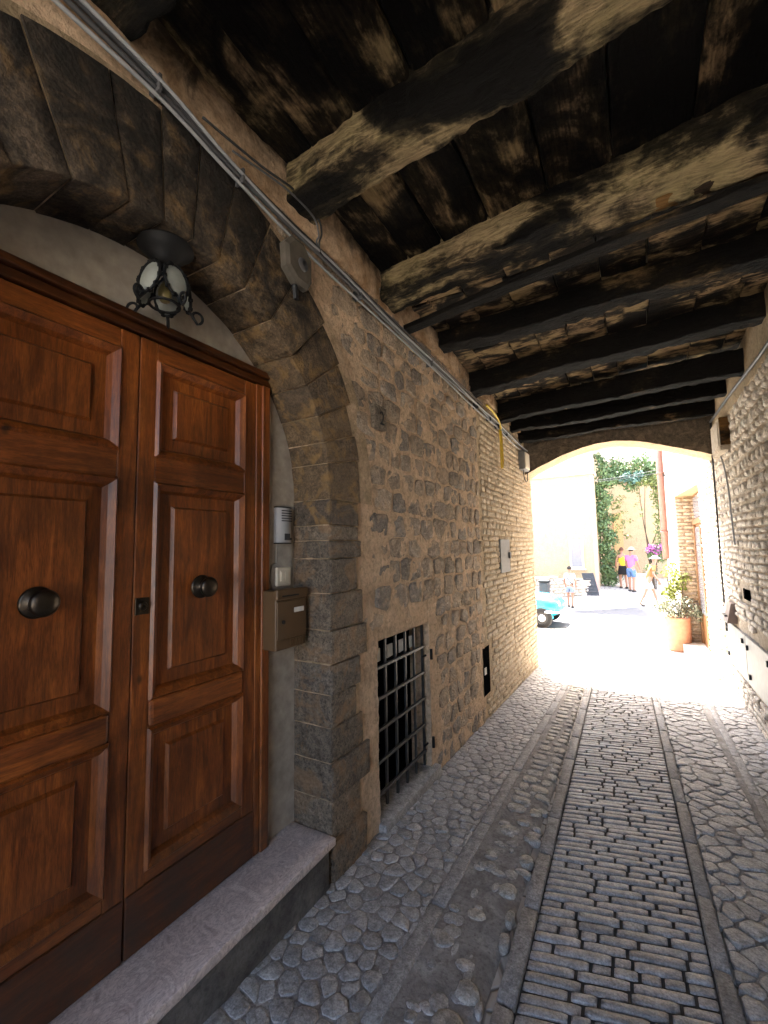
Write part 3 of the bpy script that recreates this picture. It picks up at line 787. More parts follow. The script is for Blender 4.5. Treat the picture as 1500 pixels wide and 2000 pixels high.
mb = MB(); mb.box((XL+.002, 4.60, .30), (XL+.010, 4.66, .37)); mb.build('white_tag', M_card, s2)
wp = thing('meter_cupboard', (XL, 5.6, 1.33), 'grey metal meter cupboard door set in the coursed tan wall', 'cupboard')
mb = MB(); mb.box((XL-.01, 5.36, 1.325), (XL+.022, 5.80, 1.74), .005); mb.build('panel_door', M_gry, wp)
mb = MB(); mb.box((XL+.02, 5.715, 1.495), (XL+.045, 5.775, 1.575), .004); mb.build('latch', M_black, wp)
# number plate
npl = thing('house_number_plate', (XL, 2.46, 2.46), 'small weathered stone plate carved with the number 2 in the rubble wall', 'number plate')
V, Fc = rblock(block((XL-.02, 2.385, 2.445), (XL+.040, 2.535, 2.60)), (2,3,3), (.1,.06,.06), .003, 2, 20); meshobj('plate', V, Fc, M_jamb, npl)
cu = bpy.data.curves.new('digit', 'FONT'); cu.body = '2'; cu.size = .13; cu.extrude = .002; cu.align_x = 'CENTER'
to = bpy.data.objects.new('digit_tmp', cu); COL.objects.link(to)
dg = bpy.context.evaluated_depsgraph_get(); me = bpy.data.meshes.new_from_object(to.evaluated_get(dg)); bpy.data.objects.remove(to)
# text local x -> +y world, local y -> z, local z -> +x
V = [(XL+.0435+v.co.z, 2.468+v.co.x, 2.474+v.co.y) for v in me.vertices]; Fc = [tuple(p.vertices) for p in me.polygons]
meshobj('carved_digit', V, Fc, M_iron, npl, smooth=False)

# ------------------------------------------------------------------ right wall
right_wall = thing('coursed_wall', (XR, 3, -.1), 'pale coursed stone wall across the passage from the wooden door', 'wall')
rw = lambda u, v, w: (XR-w, u, v)
NI = (5.78, 6.03, 1.05, 1.17)
def rhole(y, z): return 5.72 < y < 6.02 and 1.05 < z < 1.16
sheet('mortar_face', M_mortar_pale, right_wall, fr(REAR, 2.8, 60)+fr(2.83, YE, 190), fr(-.45, 3.62, 190), rw, lambda y, z: .012*nz((9,y,z), 5, 4) + (.02 if z > 3.06-.0*y else 0), rhole, True)
items = []
z = -.4
while z < 3.02:
    rub = z > 1.9; dv = U(.085, .14) if rub else U(.058, .09); y = 3.2+U(0,.1)
    while y < YE-.03:
        du = U(.11, .2) if rub else U(.13, .30); y1 = min(y+du, YE-.01)
        j = .014 if rub else .004; zz = z + (.010*math.sin(y*3+z*5) if not rub else 0)
        q = soften([(y+.008+U(0,j), zz+.004+U(0,j)), (y1-.008-U(0,j), zz+.004+U(0,j)), (y1-.008-U(0,j), zz+dv-.010-U(0,j)), (y+.008+U(0,j), zz+dv-.010-U(0,j))], .003, 10 if rub else 8, .24 if rub else .16, .003)
        bad = any((5.70 < a < 6.04 and 1.03 < b < 1.18) or (4.9 < a < 7.3 and .12 < b < .74 and b > .12+(a-5)*.0) for a, b in q) and not all(b < .10 for a, b in q)
        if not bad: items.append(stone(q, U(.012, .034), .03, .92, .7, .25, .08) if rub else slab(q, U(.012, .026), .03, .008, .25))
        y = y1
    z += dv
emit(right_wall, 'coursed_stone', items, rw, M_white, flip=True, minpx=9)
core = MB(); core.box((1.17, REAR, -1), (5, YE-.02, 5.4)); core.box((XR+.03, YE-.25, -1), (1.18, YE-.012, 3.8)); core.box((XR+.12, REAR, -1), (1.18, YE-.2, 3.8)); core.build('wall_core', M_mortar_pale, right_wall)
mb = MB(); y0, y1, z0, z1 = 5.72, 6.02, 1.05, 1.16
mb.add([(XR-.01,y0,z0),(XR+.12,y0,z0),(XR+.12,y1,z0),(XR-.01,y1,z0),(XR-.01,y0,z1),(XR+.12,y0,z1),(XR+.12,y1,z1),(XR-.01,y1,z1)], [(0,1,2,3),(7,6,5,4),(0,4,5,1),(3,2,6,7),(1,5,6,2)]); mb.build('square_niche', M_void, right_wall)
# cream plaster band with coving above the stones
ub = MB()
V, Fc = rblock(block((XR-.030, 2.6, 3.06), (XR+.05, YE-.46, 3.60)), (1, 40, 6), (.1, .005, .03), .006, 21, 6); meshobj('plaster_band', V, Fc, mortar_mat('cream_plaster', (.42,.33,.22), col2=(.36,.28,.18)), right_wall)
def tubething(name, label, cat, paths, r, mat, group=None, n=8):
    mb = MB(); mb.tube(paths, r, n); o = mb.build(name, mat, None, smooth=True); return tag(o, label, cat, group)
tubething('conduit', 'thin grey conduit running along the top of the pale wall', 'conduit', [(XR-.05, y, z) for y, z in ((3.2,3.10),(4.35,3.11),(5.5,3.17),(6.95,3.22))], .014, M_pipe)
tubething('cable', 'black cable hanging straight down beside the archway on the pale wall', 'cable', catmull([(XR-.045, 6.97, 3.22),(XR-.046, 7.03, 2.9),(XR-.045, 7.05, 2.0),(XR-.046, 7.06, 1.2),(XR-.04, 7.07, .58)], 5), .011, M_cable_d)
tubething('cable', 'pale cable curving down from the wooden wall box on the right wall', 'cable', catmull([(XR-.04, 6.6, 2.72),(XR-.045, 6.35, 2.6),(XR-.045, 6.15, 2.3),(XR-.045, 6.08, 1.9),(XR-.04, 6.06, 1.62)], 6), .009, M_cable_w)
hb = thing('wall_box', (XR, 6.2, 2.7), 'plastered box with a brown wooden side on the top of the pale wall', 'box')
mb = MB(); mb.box((XR-.10, 6.05, 2.68), (XR+.01, 6.62, 3.06), .01); mb.build('box_body', M_mortar_pale, hb)
mb = MB(); mb.box((XR-.095, 6.025, 2.74), (XR-.005, 6.052, 3.05), .004); mb.build('wooden_side', M_batten, hb)
mb = MB(); mb.box((XR-.108, 6.10, 2.74), (XR-.096, 6.56, 3.01), .004); mb.build('front_panel', M_plaster, hb)
bb = thing('letter_case', (XR, 6.72, .70), 'dark brown metal box with a slanted lid on the pale wall', 'box')
mb = MB(); mb.add([(XR-.10,6.55,.70),(XR,6.55,.70),(XR,6.55,.93),(XR-.05,6.55,.93),(XR-.10,6.92,.70),(XR,6.92,.70),(XR,6.92,.93),(XR-.05,6.92,.93)], [(0,1,2,3),(7,6,5,4),(0,4,5,1),(1,5,6,2),(2,6,7,3),(3,7,4,0)]); mb.build('case', plain('brown_paint', (.24,.18,.15), .5, .4), bb)
mb = MB(); mb.box((XR-.112, 6.60, .77), (XR-.085, 6.87, .79)); mb.build('slot', M_black, bb)
pn = thing('service_panel', (XR, 6.0, .15), 'large pale grey metal service panel low on the coursed right wall', 'panel')
for (a, b) in ((4.95, 6.02), (6.03, 7.20)):
    mb = MB(); mb.box((XR-.028, a, .16), (XR+.02, b-.004, .66), .004); pd = mb.build('panel_door', M_gry, pn)
    for (y, z) in ((a+.12, .58), (b-.14, .26), (b-.1, .55)):
        mb = MB(); mb.box((XR-.048, y-.02, z-.025), (XR-.027, y+.02, z+.025), .003); mb.build('latch', M_black, pd)

# ------------------------------------------------------------------ ceiling
ceil = thing('timber_ceiling', (-.25, 3, 3.5), 'soot-blackened timber ceiling of rough beams, boards and tiles over the passage', 'ceiling')
# far y edge at the left / right wall, bottom z left / right, width, height, material
BE = [(-.45,-.5,3.46,3.46,.26,.24,0),(-1.42,-1.42,3.46,3.46,.26,.24,0),(.77,.88,3.43,3.45,.27,.24,0),(1.78,1.60,3.45,3.45,.27,.24,0),(2.76,2.53,3.39,3.38,.29,.24,0),(3.66,3.52,3.40,3.40,.20,.21,1),(4.63,4.36,3.34,3.33,.25,.22,1),(5.62,5.13,3.24,3.22,.19,.23,1),(6.29,6.00,3.27,3.27,.17,.19,1),(6.80,6.80,3.24,3.24,.16,.19,1)]
for bi, (ya, yb, za, zb, w, h, mk) in enumerate(BE):
    ph = bi*1.7; w *= .84; h *= .88
    def fn(p):
        t = (p[0]+1)/2; x = XL-.10+t*(XR-XL+.20); s = (x-XL)/(XR-XL); y1 = ya+(yb-ya)*s; z0 = za+(zb-za)*s
        wob = .022*math.sin(x*2.1+ph)+.014*math.sin(x*5+ph*2); zw = .016*math.sin(x*1.7+ph*1.3)+.010*math.sin(x*4.3+ph)
        ww = w*(1+.10*math.sin(x*1.3+ph))
        return (x, y1-ww*(1-(p[1]+1)/2)+wob*.5, z0+zw+(p[2]+1)/2*(h+.02))
    V, Fc = rblock(fn, (80, 7, 6), (.01, .10, .12), .017, bi*2.2, 11)
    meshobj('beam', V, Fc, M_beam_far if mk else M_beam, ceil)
# thin board wedged beside the second large beam
def fn(p):
    t = (p[0]+1)/2; x = XL-.03+t*(XR-XL+.06); s = (x-XL)/(XR-XL)
    return (x, 2.98-.36*s-.10+.10*(p[1]+1)/2+.012*math.sin(x*2.5), 3.345+.035*(p[2]+1)/2+.012*math.sin(x*2+1))
V, Fc = rblock(fn, (30, 1, 1), (.01, .1, .15), .006, 3, 8); meshobj('batten', V, Fc, M_beam_far, ceil)
bx = MB(); V, Fc = rblock(block((.18, 2.50, 3.395), (1.02, 2.60, 3.435)), (8,1,1), (.02,.1,.2), .004, 8, 9); meshobj('batten', V, Fc, M_batten, ceil)
# boards (near bays) run along the passage, tiles (far bays) lie between close beams
def boards(ya, yb, xs):
    for i in range(len(xs)-1):
        dz = U(0, .012)
        def fn(p, i=i, dz=dz):
            x = xs[i]+.006+(p[0]+1)/2*(xs[i+1]-xs[i]-.012); y = ya+(p[1]+1)/2*(yb-ya)
            return (x+.008*math.sin(y*2+i), y, deck(y)+dz-.028+(p[2]+1)/2*.05)
        V, Fc = rblock(fn, (2, 10, 1), (.05, .01, .2), .004, i+ya, 9); meshobj('board', V, Fc, M_plank, ceil)
boards(REAR, .70, [-1.56,-1.2,-.86,-.5,-.17,.2,.55,.85,1.05])
boards(.62, 1.66, [-1.56,-1.27,-1.0,-.70,-.36,-.02,.36,.70,1.05])
boards(1.58, 2.68, [-1.56,-1.22,-.97,-.66,-.32,.0,.34,.66,1.05])
def tiles(ya, yb):
    x = XL-.08+U(-.1,0)
    while x < XR+.05:
        l = U(.24, .34); dz = U(-.004, .012)
        def fn(p, x=x, l=l, dz=dz):
            xx = x+.004+(p[0]+1)/2*(l-.008); y = ya+(p[1]+1)/2*(yb-ya); return (xx, y, deck(y)+dz-.035+(p[2]+1)/2*.04)
        V, Fc = rblock(fn, (3, 4, 1), (.05, .05, .2), .006, x, 9); meshobj('ceiling_tile', V, Fc, M_tile, ceil); x += l
for (a, b) in ((2.66, 3.02), (3.02, 3.50), (3.50, 3.95), (3.95, 4.42), (4.42, 4.82), (4.82, 5.35), (5.35, 5.80), (5.80, 6.22), (6.22, 6.7), (6.7, 7.1)): tiles(a, b)
up = MB(); up.box((-2.0, REAR, 3.84), (1.6, YE-.015, 5.4)); up.box((-2.0, 2.4, 3.66), (1.6, YE-.46, 3.83)); up.build('upper_floor', M_mortar_pale, ceil)
# rough mortar bed along the wall heads, under the boards
def bedfn(p):
    y = .2+(p[1]+1)/2*6.8; return (XL-.05+(p[0]+1)/2*(.075+.02*math.sin(y*4)), y, 3.36+(p[2]+1)/2*(deck(y)-3.36))
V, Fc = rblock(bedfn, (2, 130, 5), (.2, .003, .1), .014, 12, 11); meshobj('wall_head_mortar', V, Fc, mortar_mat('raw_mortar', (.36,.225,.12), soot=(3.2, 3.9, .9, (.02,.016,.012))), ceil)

# ------------------------------------------------------------------ far archway
fa = thing('archway', (-.25, 7.2, 2.8), 'low plastered arch closing the far end of the passage, sooty on its inner face', 'arch')
pts = [(-1.50,2.74),(-1.30,2.85),(-1.05,2.955),(-.80,3.05),(-.50,3.12),(-.21,3.14),(.05,3.105),(.30,3.03),(.55,2.945),(.80,2.85),(1.02,2.76)]
cv = [(p[0], p[1]) for p in catmull([(a, b, 0) for a, b in pts], 5)]
V = []; Fc = []; rows_ = 8; nc = len(cv)
for side, yy in ((0, 7.0), (1, YE)):
    for j in range(rows_+1):
        for (x, z) in cv:
            zz = z+(3.66-z)*j/rows_; V.append((x, yy+(.012*nz((x, 5, zz), 6, 4) if side == 0 else 0), zz + (.008*nz((x,1,2),8,3) if j == 0 else 0)))
B1 = (rows_+1)*nc
for j in range(rows_):
    for i in range(nc-1):
        Fc.append((j*nc+i, j*nc+i+1, (j+1)*nc+i+1, (j+1)*nc+i)); Fc.append((B1+(j+1)*nc+i, B1+(j+1)*nc+i+1, B1+j*nc+i+1, B1+j*nc+i))
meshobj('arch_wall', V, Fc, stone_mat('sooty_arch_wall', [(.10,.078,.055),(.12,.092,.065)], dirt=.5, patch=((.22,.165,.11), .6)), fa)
V = []; Fc = []
for y in fr(6.99, YE+.005, 6):
    for (x, z) in cv: V.append((x, y, z-.006+.006*nz((x,y,z), 8, 3)))
for j in range(6):
    for i in range(nc-1): Fc.append((j*nc+i, (j+1)*nc+i, (j+1)*nc+i+1, j*nc+i+1))
meshobj('soffit', V, Fc, M_mortar_far, fa)

# ------------------------------------------------------------------ cables on the left wall
CP = [(.10,3.37),(.54,3.36),(.88,3.35),(1.18,3.305),(1.59,3.27),(1.94,3.262),(2.67,3.23),(3.62,3.21),(4.48,3.185),(5.25,3.165),(6.2,3.14),(6.95,3.12)]
for k, (dx, dz, r, mt, lab) in enumerate([(.045,.016,.0095,M_pipe,'thick grey cable on top of the bundle along the rubble wall'),(.050,-.006,.0095,M_pipe,'thick grey cable in the middle of the bundle along the rubble wall'),(.040,-.034,.0075,M_cable_w,'thin pale cable lowest in the bundle along the rubble wall'),(.064,.008,.0075,M_cable_w,'thin pale cable on the front of the bundle along the rubble wall'),(.034,.048,.006,M_cable_d,'thin dark cable above the bundle under the ceiling beams')]):
    pth = catmull([(XL+dx+.006*math.sin(y*3+k*2), y, z+dz+.012*math.sin(y*4.1+k*1.9)*(1 if y > 1.9 else .3)) for y, z in CP], 6)
    tubething('cable', lab, 'cable', pth, r, mt, 'cables along the rubble wall')
tubething('cable', 'thin dark cable looping down past the end of the large beam', 'cable', catmull([(XL+.05,1.05,3.40),(XL+.06,1.35,3.43),(XL+.07,1.58,3.47),(XL+.08,1.74,3.44),(XL+.08,1.78,3.37),(XL+.07,1.77,3.30),(XL+.05,1.85,3.27),(XL+.05,2.1,3.30),(XL+.05,2.7,3.27),(XL+.045,3.6,3.25),(XL+.04,4.6,3.23)], 6), .0055, M_cable_d)
tubething('cable', 'slack thin grey cable hanging in a loop over the wall head', 'cable', catmull([(XL+.05,1.2,3.38),(XL+.07,1.5,3.43),(XL+.085,1.70,3.41),(XL+.085,1.75,3.34),(XL+.06,1.80,3.29),(XL+.05,2.3,3.29),(XL+.05,3.2,3.28),(XL+.05,3.9,3.26),(XL+.045,4.75,3.26)], 6), .005, M_pipe)
for k, (y, z) in enumerate(((.86,3.36),(1.25,3.30),(2.2,3.245),(3.3,3.215),(4.52,3.185),(5.0,3.17),(5.35,3.16),(5.75,3.15))):
    mb = MB(); mb.box((XL-.005, y-.006, z-.036), (XL+.068, y+.006, z+.032), .002); o = mb.build('cable_clip', M_black if k > 3 else M_pipe); tag(o, ['grey strap on the cable bundle above the lantern', 'grey strap on the cable bundle just before the weathered junction box', 'grey strap on the cable bundle above the number plate', 'grey strap on the cable bundle between the number plate and black straps', 'black strap on the cable bundle farthest from the yellow hose loop', 'black strap on the cable bundle under the short yellow hose', 'black strap on the cable bundle beside the top of the yellow hose loop', 'black strap on the cable bundle between yellow hose loop and electric box'][k], 'clip', 'straps on the cable bundle')
jb = thing('junction_box', (XL, 1.62, 3.0), 'weathered grey junction box where cables meet beside the door arch', 'junction box')
mb = MB(); q = [(1.52,3.17),(1.57,3.23),(1.66,3.24),(1.72,3.18),(1.725,3.06),(1.69,3.00),(1.60,3.00),(1.53,3.05)]
mb.add([(XL, y, z) for y, z in q]+[(XL+.055, y, z) for y, z in q]+[(XL+.068, 1.62+(y-1.62)*.8, 3.12+(z-3.12)*.8) for y, z in q], [tuple(range(16, 24))]+[(i, (i+1)%8, 8+(i+1)%8, 8+i) for i in range(8)]+[(8+i, 8+(i+1)%8, 16+(i+1)%8, 16+i) for i in range(8)]); mb.build('box_body', M_jbox, jb)
mb = MB(); mb.lathe([(0,.008),(.032,.008),(.036,0)], (XL+.066, 1.64, 3.11), (1,0,0), 18); mb.build('round_cover', M_pipe, jb, smooth=True)
mb = MB(); mb.lathe([(0,.002),(.012,.002),(.012,-.01)], (XL+.073, 1.64, 3.115), (1,0,0), 12); mb.build('knockout', M_black, jb)
mb = MB(); mb.tube([(XL+.03, 1.62, 3.0), (XL+.03, 1.63, 2.93)], .016, 8); mb.build('gland', M_black, jb)
for k, (pth, lab) in enumerate([([(XL+.05,5.42,3.13),(XL+.055,5.43,2.95),(XL+.05,5.45,2.72),(XL+.05,5.475,2.645),(XL+.055,5.50,2.72),(XL+.055,5.49,2.95),(XL+.05,5.47,3.12)], 'yellow hose hanging in a loop below the cable bundle'), ([(XL+.06,4.85,3.28),(XL+.07,5.05,3.26),(XL+.07,5.3,3.215),(XL+.06,5.45,3.14)], 'short yellow hose lying over the cable bundle')]):
    tubething('hose', lab, 'hose', catmull(pth, 6), .013, M_yellow)
eb = thing('electric_box', (XL, 6.85, 2.75), 'pale grey plastic electric box under the cables beside the archway', 'electric box')
mb = MB(); mb.box((XL, 6.62, 2.80), (XL+.09, 6.93, 3.08), .01); mb.build('box_body', M_gry, eb)
mb = MB(); mb.box((XL+.088, 6.64, 2.82), (XL+.105, 6.91, 3.06), .008); mb.build('cover', M_ivory, eb)
mb = MB(); mb.tube(catmull([(XL+.05,6.70,2.80),(XL+.06,6.68,2.70),(XL+.06,6.80,2.63),(XL+.06,6.93,2.70),(XL+.05,6.95,2.95)], 5), .007, 6); mb.build('cable_loop', M_cable_d, eb)

# ================================================================== outside the archway
M_cream = mortar_mat('cream_render', (.50,.385,.24), col2=(.47,.355,.215))
M_peach = mortar_mat('peach_render', (.56,.42,.27), col2=(.52,.385,.24))
M_limew = mortar_mat('white_render', (.66,.61,.53), col2=(.60,.55,.47))
M_wood_o = plain('orange_wood', (.24,.12,.05), .5, .4, var=.3)
M_terra = plain('terracotta', (.50,.25,.155), .8, .2, var=.2)
M_copper = plain('russet_pipe', (.30,.14,.11), .5, .35, .2, var=.25)
M_brick = stone_mat('tan_brick', [(.46,.36,.26),(.41,.315,.225),(.52,.42,.32),(.43,.35,.275)], dirt=.12, patch=((.50,.40,.30), .2))
M_glass = plain('grey_window_glass', (.20,.20,.22), .2, .5)
# ---- right-hand house with the shop recess
def xw(y): return .97 - .09*(min(y, 10.45)-YE)
shop = thing('shop_house', (1.2, 9, -.3), 'white rendered house with a brick-lined doorway recess right outside the archway', 'house')
mb = MB(); OP0, OP1, ZO = 8.35, 10.4, 2.58
def wall_seg(mb, y0, y1, z0, z1, d=.5):
    a, b = xw(y0), xw(y1)
    mb.add([(a,y0,z0),(a+d,y0,z0),(b+d,y1,z0),(b,y1,z0),(a,y0,z1),(a+d,y0,z1),(b+d,y1,z1),(b,y1,z1)], [(0,3,2,1),(4,5,6,7),(0,1,5,4),(1,2,6,5),(2,3,7,6),(3,0,4,7)])
wall_seg(mb, YE+.002, OP0, -.8, 3.0); mb.build('brick_pier_core', M_mortar_pale, shop)
mb = MB(); wall_seg(mb, YE+.002, OP0, 3.002, 7.2); wall_seg(mb, OP0, OP1, ZO+.05, 7.2); wall_seg(mb, OP1+.32, 14.2, -.8, 7.2); wall_seg(mb, OP1, OP1+.32, ZO+.002, 7.2); mb.build('wall', M_limew, shop)
mb = MB(); wall_seg(mb, OP0, OP1, ZO, ZO+.048); mb.build('recess_ceiling', M_cream, shop)
mb = MB(); wall_seg(mb, OP1+.012, OP1+.319, -.8, ZO, .8); mb.build('jamb_core', M_mortar_far, shop)
items = []
z = -.45; k = 0
while z < ZO-.06:
    dv = .068; x = .70 + (0 if k % 2 else -.0); first = True
    while x < 1.42:
        l = .13 if (first and k % 2) else .26; first = False; x1 = min(x+l, 1.42)
        q = [(x+.005, z+.005), (x1-.005, z+.005), (x1-.005, z+dv-.006), (x+.005, z+dv-.006)]
        items.append(slab(soften(q, .001, 8, .08), .014, .02, .004, .15)); x = x1
    z += dv; k += 1
emit(shop, 'brick', items, lambda x, z, w: (x, OP1+.012-w, z), M_brick, minpx=7)
items = []
z = -.42
while z < 2.98:
    dv = U(.06, .085); y = YE+.01
    while y < OP0-.02:
        y1 = min(y+U(.14,.28), OP0-.004); q = soften([(y+.006, z+.005), (y1-.006, z+.005), (y1-.006, z+dv-.007), (y+.006, z+dv-.007)], .002, 8, .14, .003)
        items.append(slab(q, U(.008,.018), .02, .006, .3)); y = y1
    z += dv
emit(shop, 'pier_stone', items, lambda y, z, w: (xw(y)-w, y, z), M_white, flip=True, minpx=7)
dr = MB(); dr.box((1.00, OP0, -.3), (1.04, OP1, 2.58)); dpart = dr.build('shop_door', M_wood_o, shop)
for (a, b) in ((OP1-.13, OP1-.04), (9.3, 9.4), (OP0+.02, OP0+.12)):
    mb = MB(); mb.box((.965, a, -.28), (1.0, b, 2.05), .004); mb.build('door_stile', M_wood_o, dpart)
mb = MB(); mb.box((.955, OP0, 2.0), (1.0, OP1-.02, 2.10), .004); mb.build('transom', M_wood_o, dpart)
mb = MB(); mb.box((.985, OP0+.12, 2.12), (.996, OP1-.13, 2.52)); mb.build('fanlight', M_glass, dpart)
mb = MB(); mb.box((.985, OP0+.12, .35), (.996, OP1-.14, 1.95)); mb.build('pane', M_glass, dpart)
sv = [(xw(7.9)-.05, 7.9), (xw(OP1+.1)-.10, OP1+.1), (.998, OP1+.1), (.998, 7.9)]
mb = MB(); mb.add([(x, y, -.9) for x, y in sv]+[(x, y, -.235) for x, y in sv], [(4,5,6,7),(0,1,5,4),(1,2,6,5),(2,3,7,6),(3,0,4,7)]); mb.build('white_step', M_limew, shop)
# ---- drainpipe
dp = thing('drainpipe', (xw(12.6)-.1, 12.6, 1.3), 'russet downpipe fixed high on the corner of the white house', 'drainpipe')
mb = MB(); mb.tube([(xw(12.6)-.10, 12.6, 1.28), (xw(12.6)-.10, 12.6, 5.2)], .075, 12); mb.build('pipe', M_copper, dp, smooth=True)
for z in (3.35, 1.9):
    mb = MB(); mb.tube([(xw(12.6)-.10, 12.6, z), (xw(12.6)-.10, 12.6, z+.06)], .088, 12); mb.build('collar', M_copper, dp, smooth=True)
mb = MB(); mb.box((xw(12.6)-.12, 12.55, 3.3), (xw(12.6)+.02, 12.65, 3.34)); mb.build('bracket', M_pipe, dp)
for k in range(2):
    tubething('overhead_wire', ['lower wire strung from the russet downpipe over the street', 'upper wire strung from the russet downpipe over the street'][k], 'wire', catmull([(xw(12.6)-.05, 12.6, 3.40+.08*k), (-.8, 14.5, 3.55+.05*k), (-3.2, 17.5, 3.95+.08*k), (-5.5, 19.6, 4.4+.1*k)], 5), .006, M_pipe, 'wires over the street')

# ---- cream house on the far left, with its stone foot
ch = thing('cream_house', (-4, 19.7, -.1), 'pale cream rendered house wall beyond the street with a small grey window', 'house')
WY = 19.6
mb = MB(); mb.box((-9, WY, -.8), (-1.42, WY+1.2, 4.55)); mb.build('wall', M_cream, ch)
mb = MB(); mb.box((-9, WY-.12, 4.56), (-1.34, WY+1.3, 4.66)); mb.build('string_course', M_limew, ch)
mb = MB(); mb.box((-9, WY+.01, 4.662), (-1.43, WY+1.19, 13.0)); mb.build('added_shade_storey', M_limew, ch)  # storey added so its shadow covers the street and people
mb = MB(); mb.box((-1.52, WY-.03, -.3), (-1.40, WY+.3, 4.5)); mb.build('corner_strip', plain('rose_render', (.55,.36,.28), .9, .15), ch)
wnd = MB(); wnd.box((-2.44, WY-.05, .70), (-1.90, WY-.002, 1.86), .01); wo = wnd.build('window', M_limew, ch)
mb = MB(); mb.box((-2.36, WY-.062, .78), (-1.98, WY-.05, 1.78)); mb.build('pane', M_glass, wo)
mb = MB(); mb.box((-2.50, WY-.10, .63), (-1.84, WY-.01, .69), .005); mb.build('sill', M_limew, wo)
ft = thing('stone_foot_wall', (-3, 18.2, -.5), 'low rubble stone wall stepping along the foot of the cream house', 'wall')
def footline(s): return (-1.62-2.7*s, 18.6-2.9*s)
items = []
z = -.55
while z < .5:
    dv = U(.09, .15); u = 0.0
    while u < 4.0:
        du = U(.16, .42); q = soften([(u+.01, z+.008), (u+du-.01, z+.008), (u+du-.01, z+dv-.01), (u+.01, z+dv-.01)], .006, 10, .2, .012)
        if z < .48-.12*math.sin(u*2)-(.35 if u < .25 else 0): items.append(stone(q, U(.03,.07), .12, .92, .7, .2, .1))
        u += du
    z += dv
L0 = footline(0); L1 = footline(1); dl = math.hypot(L1[0]-L0[0], L1[1]-L0[1]); du_ = ((L1[0]-L0[0])/dl, (L1[1]-L0[1])/dl); nn = (-du_[1]*-1, du_[0]*-1)
nn = (du_[1]*-1, du_[0]); nn = nn if nn[1] < 0 else (-nn[0], -nn[1])
emit(ft, 'foot_stone', items, lambda u, z, w: (L0[0]+du_[0]*u+nn[0]*w, L0[1]+du_[1]*u+nn[1]*w, z), M_white, minpx=6)
mb = MB(); 
V = []
for (u, w) in ((0,.0),(4,.0),(4,-.9),(0,-.9)): V.append((L0[0]+du_[0]*u+nn[0]*w, L0[1]+du_[1]*u+nn[1]*w))
mb.add([(x, y, -.9) for x, y in V]+[(x, y, .30) for x, y in V], [(4,5,6,7),(7,6,5,4),(0,1,5,4),(1,2,6,5),(2,3,7,6),(3,0,4,7)][0:1]+[(0,1,5,4),(1,2,6,5),(2,3,7,6),(3,0,4,7)]); mb.build('wall_core', M_mortar_pale, ft)
# ---- peach house behind
ph_ = thing('peach_house', (.5, 24.4, .1), 'warm peach house wall behind the ivy at the top of the lane', 'house')
mb = MB(); mb.box((-1.7, 24.4, -.6), (4, 25.4, 5.6)); mb.build('wall', M_peach, ph_)
mb = MB(); mb.box((-1.7, 24.41, 5.602), (4, 25.39, 11.0)); mb.build('added_shade_storey', M_limew, ph_)  # added height: shades the lane, white so it burns out like sky
mb = MB(); mb.box((-1.75, 20.8, -.6), (-1.45, 24.39, 11.0)); mb.build('side_wall', M_peach, ph_)  # wall made taller than needed to keep sun off the people
dd = MB(); dd.box((-.95, 24.34, -.3), (-.55, 24.398, 3.2), .01); dd.build('ochre_door', plain('ochre_paint', (.58,.39,.19), .7, .2), ph_)
# ---- foliage
def leaf_mat(name, c1, c2):
    t = NT(name); r = t.rnd(); p = t.pos()
    c = t.mix(t.noise(p, 3, 3), c1, c2); c = t.mix(1.0, c, t.ramp(r, [(0, .6), (1, 1.3)]), 'MULTIPLY')
    t.b.inputs['Subsurface Weight'].default_value = 0.0
    return t.done(c, .5, .35)
M_leaf = leaf_mat('ivy_leaf', (.07,.13,.05), (.15,.22,.09)); M_leaf_y = leaf_mat('yellow_green_leaf', (.20,.26,.05), (.30,.33,.09))
M_leaf_b = leaf_mat('bluish_leaf', (.06,.13,.10), (.10,.19,.16)); M_leaf_s = leaf_mat('sage_leaf', (.14,.16,.10), (.24,.25,.18)); M_flower = leaf_mat('magenta_flower', (.34,.08,.29), (.45,.16,.38))
M_bark = plain('bark', (.10,.075,.05), .9, .15, var=.4, bstr=.6)
def leaves(parent, name, blobs, size, mat):
    mb = MB()
    for (c, r, n) in blobs:
        for i in range(n):
            d = Vector((random.gauss(0,1), random.gauss(0,1), random.gauss(0,1))).normalized(); k = random.random()**.45
            p = Vector((c[0]+d.x*r[0]*k, c[1]+d.y*r[1]*k, c[2]+d.z*r[2]*k))
            a = (d + Vector((U(-1,1), U(-1,1), U(-.6,1)))).normalized(); b = a.orthogonal().normalized(); b = (b*math.cos(i)+a.cross(b)*math.sin(i)); cc = a.cross(b); s = size*U(.6, 1.3)
            mb.add([p-b*s*.5, p+cc*s*.36+a*s*.08, p+b*s*.55-a*s*.10, p-cc*s*.36+a*s*.08], [(0,1,2),(0,2,3)])
    return mb.build(name, mat, parent, smooth=False)
ivy = thing('ivy', (-1.3, 21.0, -.1), 'dense green ivy climbing the corner of the lane and arching across the top', 'ivy')
bl = []
for i in range(26):
    z = .1+i*.17; wv = .16*math.sin(i*1.3); bl.append(((-1.22+wv+(.10 if z < 2.2 else 0), 20.9+U(-.1,.1), z), (.42+.12*math.sin(i*2.1), .25, .22), 190))
for i in range(9): bl.append(((-1.05+U(-.25,.25), 20.9, 4.3+i*.15), (.42-.03*i, .3, .16), 90))
leaves(ivy, 'foliage', bl, .11, M_leaf)
bl = [((-.85+i*.19, 21.2+.05*i, 4.55+.22*math.sin(i*1.1)), (.34, .3, .52), 280) for i in range(11)]
bl += [((-.75+i*.24+U(-.1,.1), 21.3, 5.0+.25*math.sin(i*1.7)), (.3,.3,.35), 130) for i in range(8)]
